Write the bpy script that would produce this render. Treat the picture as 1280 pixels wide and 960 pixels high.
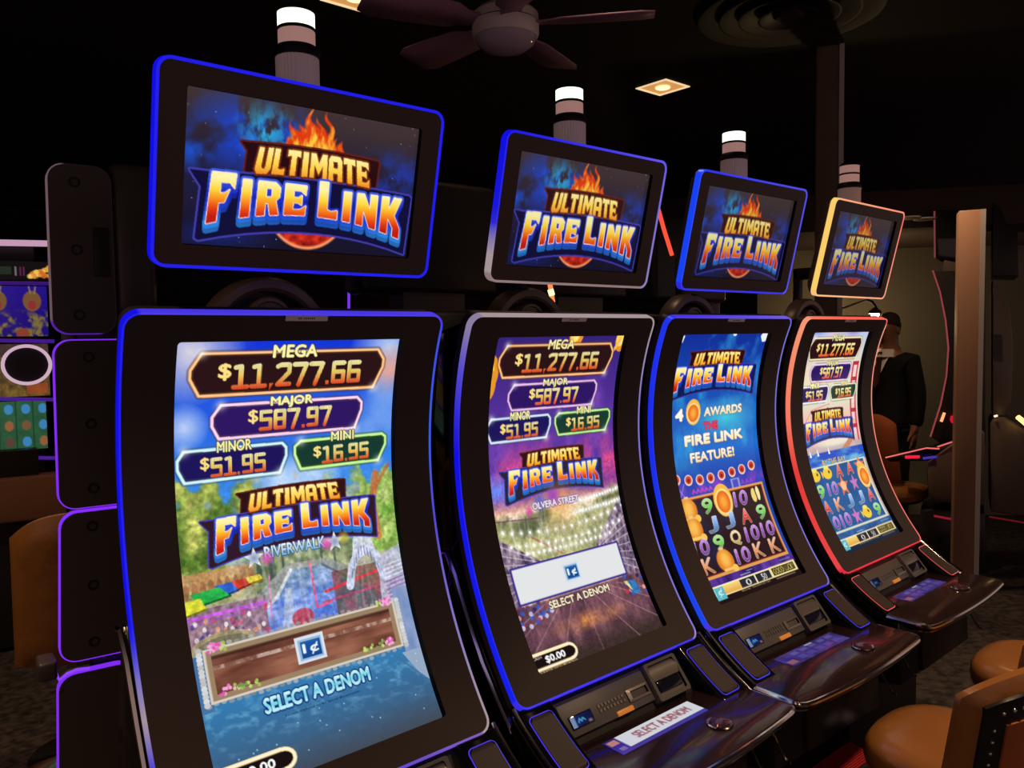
import bpy, bmesh, math, random
import numpy as np
from mathutils import Vector, Matrix, Quaternion

# ------------------------------------------------------------------ clear
for o in list(bpy.data.objects): bpy.data.objects.remove(o, do_unlink=True)
SC = bpy.context.scene
COL = SC.collection
PI = math.pi
H = 1.78                        # eye height of the camera above the floor
CEIL = H + 1.85

# ------------------------------------------------------------------ camera
F_PX, PITCH, ROLL = 1002.47, -0.059093, -0.014488
cam = bpy.data.cameras.new('camera'); cam.sensor_width = 36; cam.lens = 36*F_PX/1280; cam.clip_start = .05; cam.clip_end = 100
camo = bpy.data.objects.new('camera', cam); COL.objects.link(camo)
_F = Vector((0, math.cos(PITCH), math.sin(PITCH))); _R = Vector((1, 0, 0)); _U = _R.cross(_F)
_R2 = math.cos(ROLL)*_R+math.sin(ROLL)*_U; _U2 = -math.sin(ROLL)*_R+math.cos(ROLL)*_U
_m = Matrix((( _R2.x, _U2.x, -_F.x, 0), (_R2.y, _U2.y, -_F.y, 0), (_R2.z, _U2.z, -_F.z, H), (0, 0, 0, 1)))
camo.matrix_world = _m
SC.camera = camo

# ------------------------------------------------------------------ world, exposure
SC.view_settings.view_transform = 'Standard'; SC.view_settings.look = 'None'
SC.view_settings.gamma = 1; SC.view_settings.exposure = 0.0
try: SC.view_settings.use_curve_mapping = False
except Exception: pass
w = bpy.data.worlds.new('room_dim'); SC.world = w; w.use_nodes = True
w.node_tree.nodes['Background'].inputs[0].default_value = (1.0, .66, .58, 1)
w.node_tree.nodes['Background'].inputs[1].default_value = 0.30

# spots (x, y, watts): two have fixtures below, the rest unseen, mostly added fill
DOWN_FILL_LIGHTS = [(1.162, 6.13, 150), (-0.815, 4.47, 110), (2.3, 1.9, 255), (2.68, 5.35, 120), (0.1, -0.4, 120), (-2.7, 2.3, 150), (3.3, -.6, 120), (-1.2, .5, 60), (.40, 3.20, 17)]
for i, (x, y, e) in enumerate(DOWN_FILL_LIGHTS):
    l = bpy.data.lights.new('downlight_fill_beam', 'SPOT'); l.energy = e; l.color = (1, .68, .40)
    l.spot_size = math.radians(95); l.spot_blend = .7; l.shadow_soft_size = .07
    lo = bpy.data.objects.new('downlight_fill_beam', l); COL.objects.link(lo); lo.location = (x, y, CEIL-.03)

# ------------------------------------------------------------------ materials
def s2l(c):
    c = np.asarray(c, float)
    return np.where(c <= .04045, c/12.92, ((np.maximum(c, 0)+.055)/1.055)**2.4)
def rgb(r, g, b): return tuple(float(v) for v in s2l(np.array([r, g, b])/255.))
MATS = {}
def mat(name, col=(.5, .5, .5), rough=.5, metal=0., spec=.5, emit=None, es=1., bump=None, var=None, coat=0., trans=0., sampling=None):
    if name in MATS: return MATS[name]
    m = bpy.data.materials.new(name); m.use_nodes = True
    nt = m.node_tree; b = nt.nodes['Principled BSDF']
    b.inputs['Base Color'].default_value = (*col, 1); b.inputs['Roughness'].default_value = rough
    b.inputs['Metallic'].default_value = metal; b.inputs['Specular IOR Level'].default_value = spec
    b.inputs['Coat Weight'].default_value = coat; b.inputs['Transmission Weight'].default_value = trans
    if emit is not None:
        b.inputs['Emission Color'].default_value = (*emit, 1); b.inputs['Emission Strength'].default_value = es
    tc = None
    if var or bump:
        tc = nt.nodes.new('ShaderNodeTexCoord')
    if var:                                            # (scale, amount, second colour)
        n = nt.nodes.new('ShaderNodeTexNoise'); n.inputs['Scale'].default_value = var[0]; n.inputs['Detail'].default_value = 5
        nt.links.new(tc.outputs['Object'], n.inputs['Vector'])
        r = nt.nodes.new('ShaderNodeValToRGB'); r.color_ramp.elements[0].position = .5-.5*var[1]; r.color_ramp.elements[1].position = .5+.5*var[1]
        r.color_ramp.elements[0].color = (*col, 1); r.color_ramp.elements[1].color = (*var[2], 1)
        nt.links.new(n.outputs['Fac'], r.inputs['Fac']); nt.links.new(r.outputs['Color'], b.inputs['Base Color'])
    if bump:                                           # (scale, strength)
        n = nt.nodes.new('ShaderNodeTexNoise'); n.inputs['Scale'].default_value = bump[0]; n.inputs['Detail'].default_value = 4
        nt.links.new(tc.outputs['Object'], n.inputs['Vector'])
        bp = nt.nodes.new('ShaderNodeBump'); bp.inputs['Strength'].default_value = bump[1]; bp.inputs['Distance'].default_value = .004
        nt.links.new(n.outputs['Fac'], bp.inputs['Height']); nt.links.new(bp.outputs['Normal'], b.inputs['Normal'])
    if sampling: m.cycles.emission_sampling = sampling
    MATS[name] = m
    return m
def mat_attr(name, strength, rough=.2, spec=.4, sampling='AUTO'):
    """surface that gives off the colours stored on its vertices (display panels, light strips)"""
    if name in MATS: return MATS[name]
    m = bpy.data.materials.new(name); m.use_nodes = True; nt = m.node_tree; b = nt.nodes['Principled BSDF']
    a = nt.nodes.new('ShaderNodeVertexColor'); a.layer_name = 'glow'
    b.inputs['Base Color'].default_value = (.004, .004, .004, 1); b.inputs['Roughness'].default_value = rough; b.inputs['Specular IOR Level'].default_value = spec
    nt.links.new(a.outputs['Color'], b.inputs['Emission Color']); b.inputs['Emission Strength'].default_value = strength
    m.cycles.emission_sampling = sampling
    MATS[name] = m
    return m
BLACK = mat('black_plastic', (.016, .013, .012), .42, spec=.35, bump=(900, .05))
BEZEL = mat('bezel_plastic', (.050, .033, .030), .5, spec=.4, bump=(700, .04))
GASKET = mat('gasket_black', (.004, .004, .004), .8, spec=.1)
GLOSS = mat('gloss_black', (.006, .006, .007), .08, spec=.5)
CHROME = mat('chrome', (.75, .72, .70), .12, 1.)
DECKM = mat('deck_gloss', (.020, .009, .011), .15, spec=.5, coat=.2, var=(6, .8, (.028, .014, .014)))
GREYP = mat('grey_plastic', (.10, .09, .088), .45, bump=(500, .05))
STEEL = mat('brushed_steel', (.36, .32, .30), .32, .8, bump=(300, .06))
ORANGEB = mat('orange_button', rgb(214, 140, 60), .4, emit=rgb(205, 125, 45), es=.35)
LABELM = mat('silver_label', (.85, .78, .80), .5)
PRINT = mat('print_dark', (.03, .02, .03), .6)
SCREENM = mat_attr('display_panel', 1.0, .12, .25, 'NONE')
LEDM = mat_attr('light_strip', 1.0, .35, .3)

# ------------------------------------------------------------------ mesh helpers
class MB:
    def __init__(s): s.v = []; s.f = []; s.mi = []; s.c = []
    def quadgrid(s, P, closed_u=False, closed_v=False, m=0):
        """P[i][j] points; faces between neighbours"""
        n, k = len(P), len(P[0]); b = len(s.v)
        for r in P: s.v += [tuple(p) for p in r]
        for i in range(n if closed_u else n-1):
            for j in range(k if closed_v else k-1):
                i2, j2 = (i+1) % n, (j+1) % k
                s.f.append((b+i*k+j, b+i2*k+j, b+i2*k+j2, b+i*k+j2)); s.mi.append(m)
    def ngon(s, P, m=0):
        b = len(s.v); s.v += [tuple(p) for p in P]; s.f.append(tuple(range(b, b+len(P)))); s.mi.append(m)
    def box(s, c, d, m=0, rot=None):
        b = len(s.v); cx, cy, cz = c; dx, dy, dz = d[0]/2, d[1]/2, d[2]/2
        for sx in(-1, 1):
            for sy in(-1, 1):
                for sz in(-1, 1):
                    p = Vector((sx*dx, sy*dy, sz*dz))
                    if rot is not None: p = rot @ p
                    s.v.append((cx+p.x, cy+p.y, cz+p.z))
        for f in((0, 1, 3, 2), (4, 6, 7, 5), (0, 4, 5, 1), (2, 3, 7, 6), (0, 2, 6, 4), (1, 5, 7, 3)):
            s.f.append(tuple(b+i for i in f)); s.mi.append(m)
    def prism(s, poly, vec, m=0):
        """closed polygon (3d points) extruded along vec"""
        b = len(s.v); n = len(poly); vec = Vector(vec)
        s.v += [tuple(p) for p in poly]+[tuple(Vector(p)+vec) for p in poly]
        s.f.append(tuple(range(b, b+n))); s.f.append(tuple(range(b+2*n-1, b+n-1, -1))); s.mi += [m, m]
        for i in range(n):
            j = (i+1) % n; s.f.append((b+i, b+j, b+n+j, b+n+i)); s.mi.append(m)
    def tube(s, pts, r, n=8, closed=False, m=0, caps=True):
        pts = [Vector(p) for p in pts]; rings = []; up = Vector((.13, .27, .95)); N = len(pts)
        for i, p in enumerate(pts):
            a = pts[(i-1) % N] if (closed or i > 0) else p; c = pts[(i+1) % N] if (closed or i < N-1) else p
            t = (c-a).normalized(); x = t.cross(up)
            if x.length < 1e-4: x = t.cross(Vector((1, 0, 0)))
            x.normalize(); y = t.cross(x); rr = r[i] if isinstance(r, (list, tuple)) else r
            rings.append([p+rr*(math.cos(2*PI*k/n)*x+math.sin(2*PI*k/n)*y) for k in range(n)])
        s.quadgrid(rings, closed, True, m)
        if caps and not closed: s.ngon(rings[0], m); s.ngon(rings[-1], m)
    def lathe(s, prof, c=(0, 0, 0), n=24, m=0, sx=1., sy=1., sup=2.):
        """prof: (r,z) pairs; superellipse power sup"""
        rings = []
        for r, z in prof:
            row = []
            for k in range(n):
                a = 2*PI*k/n; ca, sa = math.cos(a), math.sin(a)
                if sup != 2.:
                    ca = math.copysign(abs(ca)**(2/sup), ca); sa = math.copysign(abs(sa)**(2/sup), sa)
                row.append((c[0]+r*sx*ca, c[1]+r*sy*sa, c[2]+z))
            rings.append(row)
        s.quadgrid(rings, False, True, m)
        if prof[0][0] > 1e-5: s.ngon(rings[0], m)
        if prof[-1][0] > 1e-5: s.ngon(rings[-1], m)
    def mesh(s, name, mats, smooth=35, colors=None, weld=True):
        me = bpy.data.meshes.new(name); me.from_pydata([tuple(map(float, p)) for p in s.v], [], s.f)
        for m in (mats if isinstance(mats, (list, tuple)) else [mats]): me.materials.append(m)
        me.polygons.foreach_set('material_index', s.mi)
        if colors is not None:
            at = me.color_attributes.new('glow', 'FLOAT_COLOR', 'POINT')
            a = np.ones((len(s.v), 4), np.float32); a[:, :3] = colors; at.data.foreach_set('color', a.ravel())
        bm = bmesh.new(); bm.from_mesh(me)
        if weld and colors is None: bmesh.ops.remove_doubles(bm, verts=bm.verts, dist=1e-5)
        bmesh.ops.recalc_face_normals(bm, faces=bm.faces); bm.to_mesh(me); bm.free()
        if smooth:
            me.polygons.foreach_set('use_smooth', [True]*len(me.polygons)); me.set_sharp_from_angle(angle=math.radians(smooth))
        return me
    def build(s, name, mats, parent=None, smooth=35, colors=None, **k):
        return link(name, s.mesh(name, mats, smooth, colors), parent, **k)
def link(name, me, parent=None, loc=None, label=None, kind=None):
    o = bpy.data.objects.new(name, me); COL.objects.link(o); o.parent = parent
    if loc is not None: o.location = loc
    if label: o['label'] = label
    if kind: o['kind'] = kind
    return o
def thing(name, loc, rz, label, cat, group=None):
    o = bpy.data.objects.new(name, None); COL.objects.link(o); o.location = loc; o.rotation_euler = (0, 0, rz); o.empty_display_size = .1
    o['label'] = label; o['category'] = cat
    if group: o['group'] = group
    return o
def tag(o, label, cat, group=None):
    o['label'] = label; o['category'] = cat
    if group: o['group'] = group
    return o
def structure(o, label=None):
    o['kind'] = 'structure'
    if label: o['label'] = label
    return o
def bevel_mesh(me, w=.006, seg=2, ang=50):
    bm = bmesh.new(); bm.from_mesh(me)
    ed = [e for e in bm.edges if len(e.link_faces) == 2 and e.calc_face_angle(0) > math.radians(ang)]
    bmesh.ops.bevel(bm, geom=ed, offset=w, segments=seg, profile=.5, affect='EDGES', clamp_overlap=True)
    bm.to_mesh(me); bm.free()
    me.polygons.foreach_set('use_smooth', [True]*len(me.polygons)); me.set_sharp_from_angle(angle=math.radians(40))
    return me
def ray(px, py):
    """direction of the photograph's pixel, used to look up where things stand"""
    return _F+_R2*((px-640)/F_PX)+_U2*((480-py)/F_PX)
def at(px, py, d):
    r = ray(px, py)*d; return Vector((r.x, r.y, r.z+H))

# ================================================================== painting of the displays
class Canvas:
    """a small raster painter; its result becomes the vertex colours of a display panel"""
    def __init__(s, nu, nv, ar, ss=2):
        s.nu, s.nv, s.ss, s.ar = nu, nv, ss, ar          # ar = width/height
        s.w, s.h = nu*ss, nv*ss
        s.a = np.zeros((s.h, s.w, 3))
        s.U, s.V = np.meshgrid((np.arange(s.w)+.5)/s.w, (np.arange(s.h)+.5)/s.h)
    def colors(s):
        a = s.a.reshape(s.nv, s.ss, s.nu, s.ss, 3).mean((1, 3)); return np.clip(s2l(a/255.), 0, None)
    def box(s, u0, v0, u1, v1):
        i0, i1 = max(0, int(u0*s.w)-2), min(s.w, int(u1*s.w)+3); j0, j1 = max(0, int(v0*s.h)-2), min(s.h, int(v1*s.h)+3)
        return (slice(j0, max(j1, j0)), slice(i0, max(i1, i0)))
    def put(s, sl, m, col, al=1.):
        if m.size == 0: return
        c = col(s.U[sl], s.V[sl]) if callable(col) else np.array(col, float)
        m = (m*al)[..., None]; s.a[sl] = s.a[sl]*(1-m)+c*m
    def polymask(s, polys):
        P = np.array([p for q in polys for p in q]); sl = s.box(P[:, 0].min(), P[:, 1].min(), P[:, 0].max(), P[:, 1].max())
        u, v = s.U[sl], s.V[sl]; m = np.zeros(u.shape, bool)
        for q in polys:
            n = len(q)
            for i in range(n):
                (x0, y0), (x1, y1) = q[i], q[(i+1) % n]
                if y0 == y1: continue
                m ^= ((y0 > v) != (y1 > v)) & (u < (x1-x0)*(v-y0)/(y1-y0)+x0)
        return sl, m.astype(float)
    def poly(s, pts, col, al=1.): sl, m = s.polymask([pts]); s.put(sl, m, col, al)
    def rect(s, u0, v0, u1, v1, col, al=1.): s.poly([(u0, v0), (u1, v0), (u1, v1), (u0, v1)], col, al)
    def ell(s, u, v, ru, rv, col, al=1., soft=0.):
        sl = s.box(u-ru*(1+soft), v-rv*(1+soft), u+ru*(1+soft), v+rv*(1+soft))
        d = np.hypot((s.U[sl]-u)/ru, (s.V[sl]-v)/rv)
        s.put(sl, np.clip((1+soft-d)/(soft*2+1e-6), 0, 1) if soft else (d < 1).astype(float), col, al)
    def glow(s, u, v, r, col, al=1., k=2.):
        sl = s.box(u-r, v-r*s.ar, u+r, v+r*s.ar); d = np.hypot((s.U[sl]-u)/r, (s.V[sl]-v)/(r*s.ar)); s.put(sl, np.clip(1-d, 0, 1)**k, col, al)
    def linemask(s, pts, t, closed=False):
        """t = thickness as share of the width"""
        P = np.array(pts); sl = s.box(P[:, 0].min()-t, P[:, 1].min()-t*s.ar, P[:, 0].max()+t, P[:, 1].max()+t*s.ar)
        u, v = s.U[sl], s.V[sl]/s.ar; m = np.zeros(u.shape)
        L = list(pts)+([pts[0]] if closed else [])
        for (x0, y0), (x1, y1) in zip(L[:-1], L[1:]):
            y0, y1 = y0/s.ar, y1/s.ar; dx, dy = x1-x0, y1-y0; q = np.clip(((u-x0)*dx+(v-y0)*dy)/(dx*dx+dy*dy+1e-12), 0, 1)
            d = np.hypot(u-x0-q*dx, v-y0-q*dy); m = np.maximum(m, (d < t/2).astype(float))
        return sl, m
    def line(s, pts, t, col, al=1., closed=False): sl, m = s.linemask(pts, t, closed); s.put(sl, m, col, al)
    def fat(s, sl, m, r):
        """mask grown by r pixels; returns new slice and mask"""
        r = int(max(1, round(r))); j, i = sl
        j0, j1, i0, i1 = max(0, j.start-r), min(s.h, j.stop+r), max(0, i.start-r), min(s.w, i.stop+r)
        M = np.zeros((j1-j0+2*r, i1-i0+2*r)); M[j.start-j0+r:j.stop-j0+r, i.start-i0+r:i.stop-i0+r] = m
        o = np.zeros((j1-j0, i1-i0))
        for dy in range(-r, r+1):
            for dx in range(-r, r+1):
                if dx*dx+dy*dy <= r*r+.5: o = np.maximum(o, M[r+dy:r+dy+o.shape[0], r+dx:r+dx+o.shape[1]])
        return (slice(j0, j1), slice(i0, i1)), o
def noise(u, v, f, seed=0, oct=4):
    rs = np.random.RandomState(seed); o = np.zeros(u.shape); a = 1.; tot = 0.
    for k in range(oct):
        n = 64; g = rs.rand(n, n); x, y = u*f+k*7.3, v*f+k*3.1
        i, j = np.floor(x).astype(int), np.floor(y).astype(int); fx, fy = x-i, y-j; fx = fx*fx*(3-2*fx); fy = fy*fy*(3-2*fy)
        i %= n; j %= n; i2, j2 = (i+1) % n, (j+1) % n
        o += a*((g[j, i]*(1-fx)+g[j, i2]*fx)*(1-fy)+(g[j2, i]*(1-fx)+g[j2, i2]*fx)*fy); tot += a; a *= .5; f *= 2.1
    return o/tot
def mix(a, b, t): return np.asarray(a, float)+(np.asarray(b, float)-np.asarray(a, float))*np.clip(t, 0, 1)[..., None]
def grad(v0, v1, stops):
    """vertical gradient between v0 and v1"""
    def f(u, v):
        t = np.clip((v-v0)/(v1-v0), 0, 1); xs = [q[0] for q in stops]
        return np.stack([np.interp(t, xs, [q[1][i] for q in stops]) for i in range(3)], -1)
    return f
FIREG = [(0, (255, 245, 170)), (.3, (255, 215, 60)), (.55, (250, 140, 30)), (.8, (225, 60, 20)), (1, (190, 30, 15))]
GOLDG = [(0, (255, 240, 150)), (.5, (255, 205, 70)), (.8, (245, 160, 50)), (1, (225, 110, 30))]
# angular block capitals of the game logo, outer outline then counters, y down
LG = {
 'F': [[(.05, 0), (1, 0), (.97, .33), (.76, .2), (.42, .2), (.42, .42), (.6, .42), (.8, .34), (.62, .62), (.4, .62), (.38, 1), (0, 1)]],
 'I': [[(.1, 0), (.9, 0), (.9, 1), (.1, 1)]],
 'R': [[(0, 0), (.78, 0), (1, .14), (1, .44), (.84, .56), (1, 1), (.62, 1), (.5, .64), (.38, .64), (.38, 1), (0, 1)], [(.38, .19), (.64, .19), (.64, .45), (.38, .45)]],
 'E': [[(0, 0), (1, 0), (.98, .32), (.74, .19), (.4, .19), (.4, .41), (.62, .41), (.8, .32), (.8, .66), (.62, .59), (.4, .59), (.4, .81), (.72, .81), (1, .66), (.97, 1), (0, 1)]],
 'L': [[(0, 0), (.46, 0), (.46, .76), (.68, .8), (1, .74), (1, 1), (0, 1)]],
 'N': [[(0, 0), (.34, 0), (.66, .46), (.66, 0), (1, 0), (1, 1), (.68, 1), (.34, .52), (.34, 1), (0, 1)]],
 'K': [[(0, 0), (.36, 0), (.36, .36), (.6, 0), (1, 0), (.68, .46), (1, .74), (1, 1), (.66, 1), (.66, .8), (.36, .56), (.36, 1), (0, 1)]],
 'U': [[(.04, 0), (.38, 0), (.38, .7), (.46, .8), (.6, .8), (.64, .7), (.64, 0), (1, 0), (1, .8), (.8, 1), (.16, 1), (0, .82)]],
 'T': [[(0, 0), (1, 0), (1, .26), (.7, .22), (.7, 1), (.3, 1), (.3, .22), (0, .26)]],
 'M': [[(0, 0), (.3, 0), (.5, .4), (.7, 0), (1, 0), (1, 1), (.74, 1), (.74, .48), (.5, .86), (.26, .48), (.26, 1), (0, 1)]],
 'A': [[(0, 1), (0, .16), (.16, 0), (.84, 0), (1, .16), (1, 1), (.66, 1), (.66, .7), (.34, .7), (.34, 1)], [(.34, .22), (.66, .22), (.66, .48), (.34, .48)]],
}
def letters(word, widths, gap=.1):
    """laid out in 0..1; returns list of outlines"""
    tot = sum(widths)+gap*(len(word)-1); x = 0; out = []
    for ch, w_ in zip(word, widths):
        for q in LG[ch]: out.append([((x+p[0]*w_)/tot, p[1]) for p in q])
        x += w_+gap
    return out
def dens(q, n=4):
    o = []
    for i in range(len(q)):
        a, b = q[i], q[(i+1) % len(q)]
        for k in range(n): o.append((a[0]+(b[0]-a[0])*k/n, a[1]+(b[1]-a[1])*k/n))
    return o
def warp(polys, f): return [[f(*p) for p in dens(q)] for q in polys]
def logo(C, u0, v0, u1, v1, dim=1., flat=False, plate=(22, 20, 90)):
    """ULTIMATE / FIRE LINK arched block logo inside a box"""
    W_, Hh = u1-u0, v1-v0
    def M(x, y, lo, hi, xa, xb, bend, flare):
        # x,y 0..1 inside the word; returns canvas position, bent upwards in the middle and taller at the ends
        xx = xa+(xb-xa)*x; c = (xx-.5)*2; yc = lo+(hi-lo)*y+bend*c*c+flare*c*c*(y-.5)
        return u0+W_*xx, v0+Hh*yc
    ult = warp(letters('ULTIMATE', [1, .8, .9, .5, 1.2, 1, .9, .95], .1), lambda x, y: M(x, y, .02, .30, .21+.02*(1-y), .79+.02*y-.01, .09, .04))
    fire = warp(letters('FIRE', [1.0, .46, .92, .92], .22), lambda x, y: M(x+.03*(1-y)*(1-x), y, .355 if x < .29 else .40, .74, .01, .470, .10, .18))
    lnk = warp(letters('LINK', [.86, .46, 1.0, 1.0], .22), lambda x, y: M(x, y, .33 if x < .25 else .41, .74, .535, .99, .10, .18))
    k = C.w*W_
    def plate_(polys, lo, hi, xa, xb, bend, flare, col, edge):
        P = dens([(-.035, -.02), (.03, 0), (1, 0), (1.012, .03), (1, .99), (1.0, 1), (.01, 1), (-.004, .96), (.012, .22)], 10); P = [M(x, y, lo, hi, xa, xb, bend, flare) for x, y in P]
        sl, m = C.polymask([P]); s2, m2 = C.fat(sl, m, k*.008+.5); C.put(s2, m2, edge); C.put(sl, m, col)
    plate_(None, -.02, .36, .17, .83, .09, .04, np.array((40, 10, 16))*dim, np.array((95, 30, 22))*dim)
    plate_(None, .33, .93, -.03, 1.03, .10, .12, np.array(plate)*dim*.72, np.array((66, 60, 170))*dim)
    for polys, g, v_lo, v_hi in ((ult, GOLDG, .05, .36), (fire, FIREG, .42, .84), (lnk, FIREG, .42, .84)):
        sl, m = C.polymask(polys)
        big = polys is not ult
        dy = k*.018 if big else k*.01
        if big:                                        # blue extruded side under each letter
            fo = grad(v0+Hh*v_lo, v0+Hh*(v_hi+.06), [(0, (60, 90, 220)), (.35, (26, 40, 190)), (.75, (30, 75, 205)), (1, (45, 130, 225))])
            for off in (1., .66, .33, 0.):
                s2, m2 = C.fat(sl, m, k*.0135); dj = int(dy*1.7*off); s3 = (slice(s2[0].start+dj, min(C.h, s2[0].stop+dj)), s2[1])
                C.put(s3, m2[:s3[0].stop-s3[0].start], lambda u, v: fo(u, v)*dim*(.8 if off > .5 else 1.))
            s2, m2 = C.fat(sl, m, k*.0042); C.put(s2, m2, np.array((252, 228, 225))*dim)
        else:
            s2, m2 = C.fat(sl, m, k*.009); C.put(s2, m2, np.array((110, 40, 15))*dim)
        f = grad(v0+Hh*v_lo, v0+Hh*v_hi, g); C.put(sl, m, lambda u, v: f(u, v)*dim)
# ---- lettering taken from the program's built-in typeface
_TX = {}
def text_tris(s_, bold=.0):
    key = (s_, bold)
    if key not in _TX:
        cu = bpy.data.curves.new('t', 'FONT'); cu.body = s_; cu.offset = bold; cu.resolution_u = 3; cu.size = 1
        ob = bpy.data.objects.new('t', cu); COL.objects.link(ob); dg = bpy.context.evaluated_depsgraph_get(); dg.update()
        me = ob.evaluated_get(dg).to_mesh(); me.calc_loop_triangles()
        V = np.array([v.co[:2] for v in me.vertices]); T = np.array([t.vertices[:] for t in me.loop_triangles])
        ob.evaluated_get(dg).to_mesh_clear(); bpy.data.objects.remove(ob); bpy.data.curves.remove(cu)
        lo, hi = V.min(0), V.max(0); V = (V-lo)/(hi-lo); V[:, 1] = 1-V[:, 1]; _TX[key] = (V, T)
    return _TX[key]
def textmask(C, s_, u0, v0, u1, v1, bold=.02, slant=0., arch=0.):
    V, T = text_tris(s_, 0.); x = V[:, 0]; y = V[:, 1]
    P = np.stack([u0+(u1-u0)*(x+slant*(1-y)), v0+(v1-v0)*y+arch*(2*x-1)**2], -1); sl = C.box(P[:, 0].min(), P[:, 1].min(), P[:, 0].max(), P[:, 1].max())
    oj, oi = sl[0].start, sl[1].start; m = np.zeros((sl[0].stop-oj, sl[1].stop-oi))
    X = P[:, 0]*C.w-.5-oi; Y = P[:, 1]*C.h-.5-oj
    for t in T:
        x, y = X[t], Y[t]; i0, i1 = max(0, int(x.min())), min(m.shape[1], int(x.max())+2); j0, j1 = max(0, int(y.min())), min(m.shape[0], int(y.max())+2)
        if i1 <= i0 or j1 <= j0: continue
        gx, gy = np.meshgrid(np.arange(i0, i1), np.arange(j0, j1)); e = []
        for a, b in((0, 1), (1, 2), (2, 0)): e.append((x[b]-x[a])*(gy-y[a])-(y[b]-y[a])*(gx-x[a]))
        ok = ((e[0] >= 0) & (e[1] >= 0) & (e[2] >= 0)) | ((e[0] <= 0) & (e[1] <= 0) & (e[2] <= 0)); m[j0:j1, i0:i1] = np.maximum(m[j0:j1, i0:i1], ok)
    r = bold*1.15*(v1-v0)*C.h
    return C.fat(sl, m, r) if r >= .6 else (sl, m)
def text(C, s_, u0, v0, u1, v1, col, out=None, ow=1.5, bold=.02, slant=0., al=1., arch=0.):
    sl, m = textmask(C, s_, u0, v0, u1, v1, bold, slant, arch)
    if out is not None: s2, m2 = C.fat(sl, m, max(.8, ow*C.ss*C.w/680)); C.put(s2, m2, out, al)
    C.put(sl, m, col, al)
# ---- block digits of the prize meters
DG = {'0': [[(.15, .1), (.85, .1), (.85, .9), (.15, .9), (.15, .1)]], '1': [[(.2, .14), (.52, .1), (.52, .9)], [(.1, .92), (.92, .92)]],
 '2': [[(.12, .16), (.3, .1), (.85, .1), (.85, .42), (.15, .9), (.9, .9)]], '5': [[(.88, .1), (.15, .1), (.15, .46), (.85, .46), (.85, .9), (.12, .9)]],
 '6': [[(.85, .1), (.15, .1), (.15, .9), (.85, .9), (.85, .48), (.15, .48)]], '7': [[(.08, .1), (.88, .1), (.42, .95)]],
 '8': [[(.15, .1), (.85, .1), (.85, .9), (.15, .9), (.15, .1)], [(.15, .48), (.85, .48)]], '9': [[(.85, .5), (.15, .5), (.15, .1), (.85, .1), (.85, .9), (.15, .9)]],
 '3': [[(.12, .1), (.85, .1), (.85, .9), (.12, .9)], [(.3, .48), (.85, .48)]], '4': [[(.15, .05), (.15, .55), (.85, .55)], [(.8, .05), (.8, .95)]]}
def meter(C, s_, u0, v0, u1, v1, stripes=True):
    wd = [{'$': .7, '.': .32, ',': .36}.get(c, 1.) for c in s_]; tot = sum(wd)+.1*(len(s_)-1); sc = (u1-u0)/tot; x = u0
    g = grad(v0, v1, [(0, (255, 248, 185)), (.45, (255, 220, 110)), (.75, (250, 150, 75)), (1, (235, 75, 40))])
    def col(u, v):
        c = g(u, v)
        if stripes: c = c*(.76+.24*(np.cos(u*2*PI*2/(sc*.21))>-.25))[..., None]
        return c
    for ch, w_ in zip(s_, wd):
        a, b = x, x+w_*sc; t = sc*.28
        if ch == '.': C.rect(a+.05*sc, v1-(v1-v0)*.16, b-.05*sc, v1, col)
        elif ch == ',': C.poly([(a+.1*sc, v1-(v1-v0)*.16), (b-.02*sc, v1-(v1-v0)*.16), (a+.1*sc, v1+(v1-v0)*.12)], col)
        elif ch == '$': text(C, '$', a, v0-(v1-v0)*.02, b, v0+(v1-v0)*.62, (255, 225, 130), bold=.03)
        else:
            for q in DG[ch]: C.line([(a+p[0]*w_*sc, v0+p[1]*(v1-v0)) for p in q], t, col)
        x = b+.1*sc
def plaque(C, name, val, pts, edge, fill, tbox, vbox, tcol=(250, 245, 170), stripes=True, eg=True):
    """jackpot box: six-cornered frame, title breaking the upper edge, value"""
    q = []
    for i, p in enumerate(pts):
        if i in (0, 3): d_ = .010 if i == 0 else -.010; q += [(p[0], p[1]+d_), (p[0], p[1]-d_)]
        else: q.append(p)
    C.poly(q, fill)
    c0 = np.mean([p[0] for p in pts])
    C.line(q, .028, np.array(edge)*.35, .45, True)
    C.line(q, .0125, edge, 1, True); C.line(q, .0055, np.minimum(255, np.array(edge)*.6+110), 1, True)
    for i in (1, 4): C.glow(pts[i][0], pts[i][1], .05, (255, 255, 255), .8, 2.5)
    text(C, name, *tbox, tcol, (50, 32, 24), .9, bold=.042); meter(C, val, *vbox, stripes=stripes)
def plaques(C, stripes=True, e=None):
    e = e or [(250, 170, 90), (245, 190, 220), (190, 235, 245), (175, 235, 110)]
    plaque(C, 'MEGA', '$11,277.66', [(.066, .082), (.106, .034), (.895, .034), (.930, .070), (.888, .133), (.103, .131)], e[0], (42, 18, 22), (.40, .018, .595, .047), (.178, .060, .818, .119), stripes=stripes)
    plaque(C, 'MAJOR', '$587.97', [(.158, .192), (.193, .155), (.812, .157), (.835, .180), (.803, .236), (.186, .232)], e[1], (46, 22, 98), (.405, .143, .592, .169), (.309, .172, .687, .223), stripes=stripes)
    plaque(C, 'MINOR', '$51.95', [(.022, .284), (.047, .254), (.457, .256), (.475, .277), (.444, .326), (.047, .324)], e[2], (30, 20, 90), (.180, .238, .322, .263), (.112, .273, .383, .319), stripes=stripes)
    plaque(C, 'MINI', '$16.95', [(.515, .278), (.543, .256), (.948, .258), (.966, .276), (.926, .326), (.541, .324)], e[3], (22, 58, 48), (.688, .240, .800, .263), (.603, .274, .878, .318), stripes=stripes)
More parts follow.
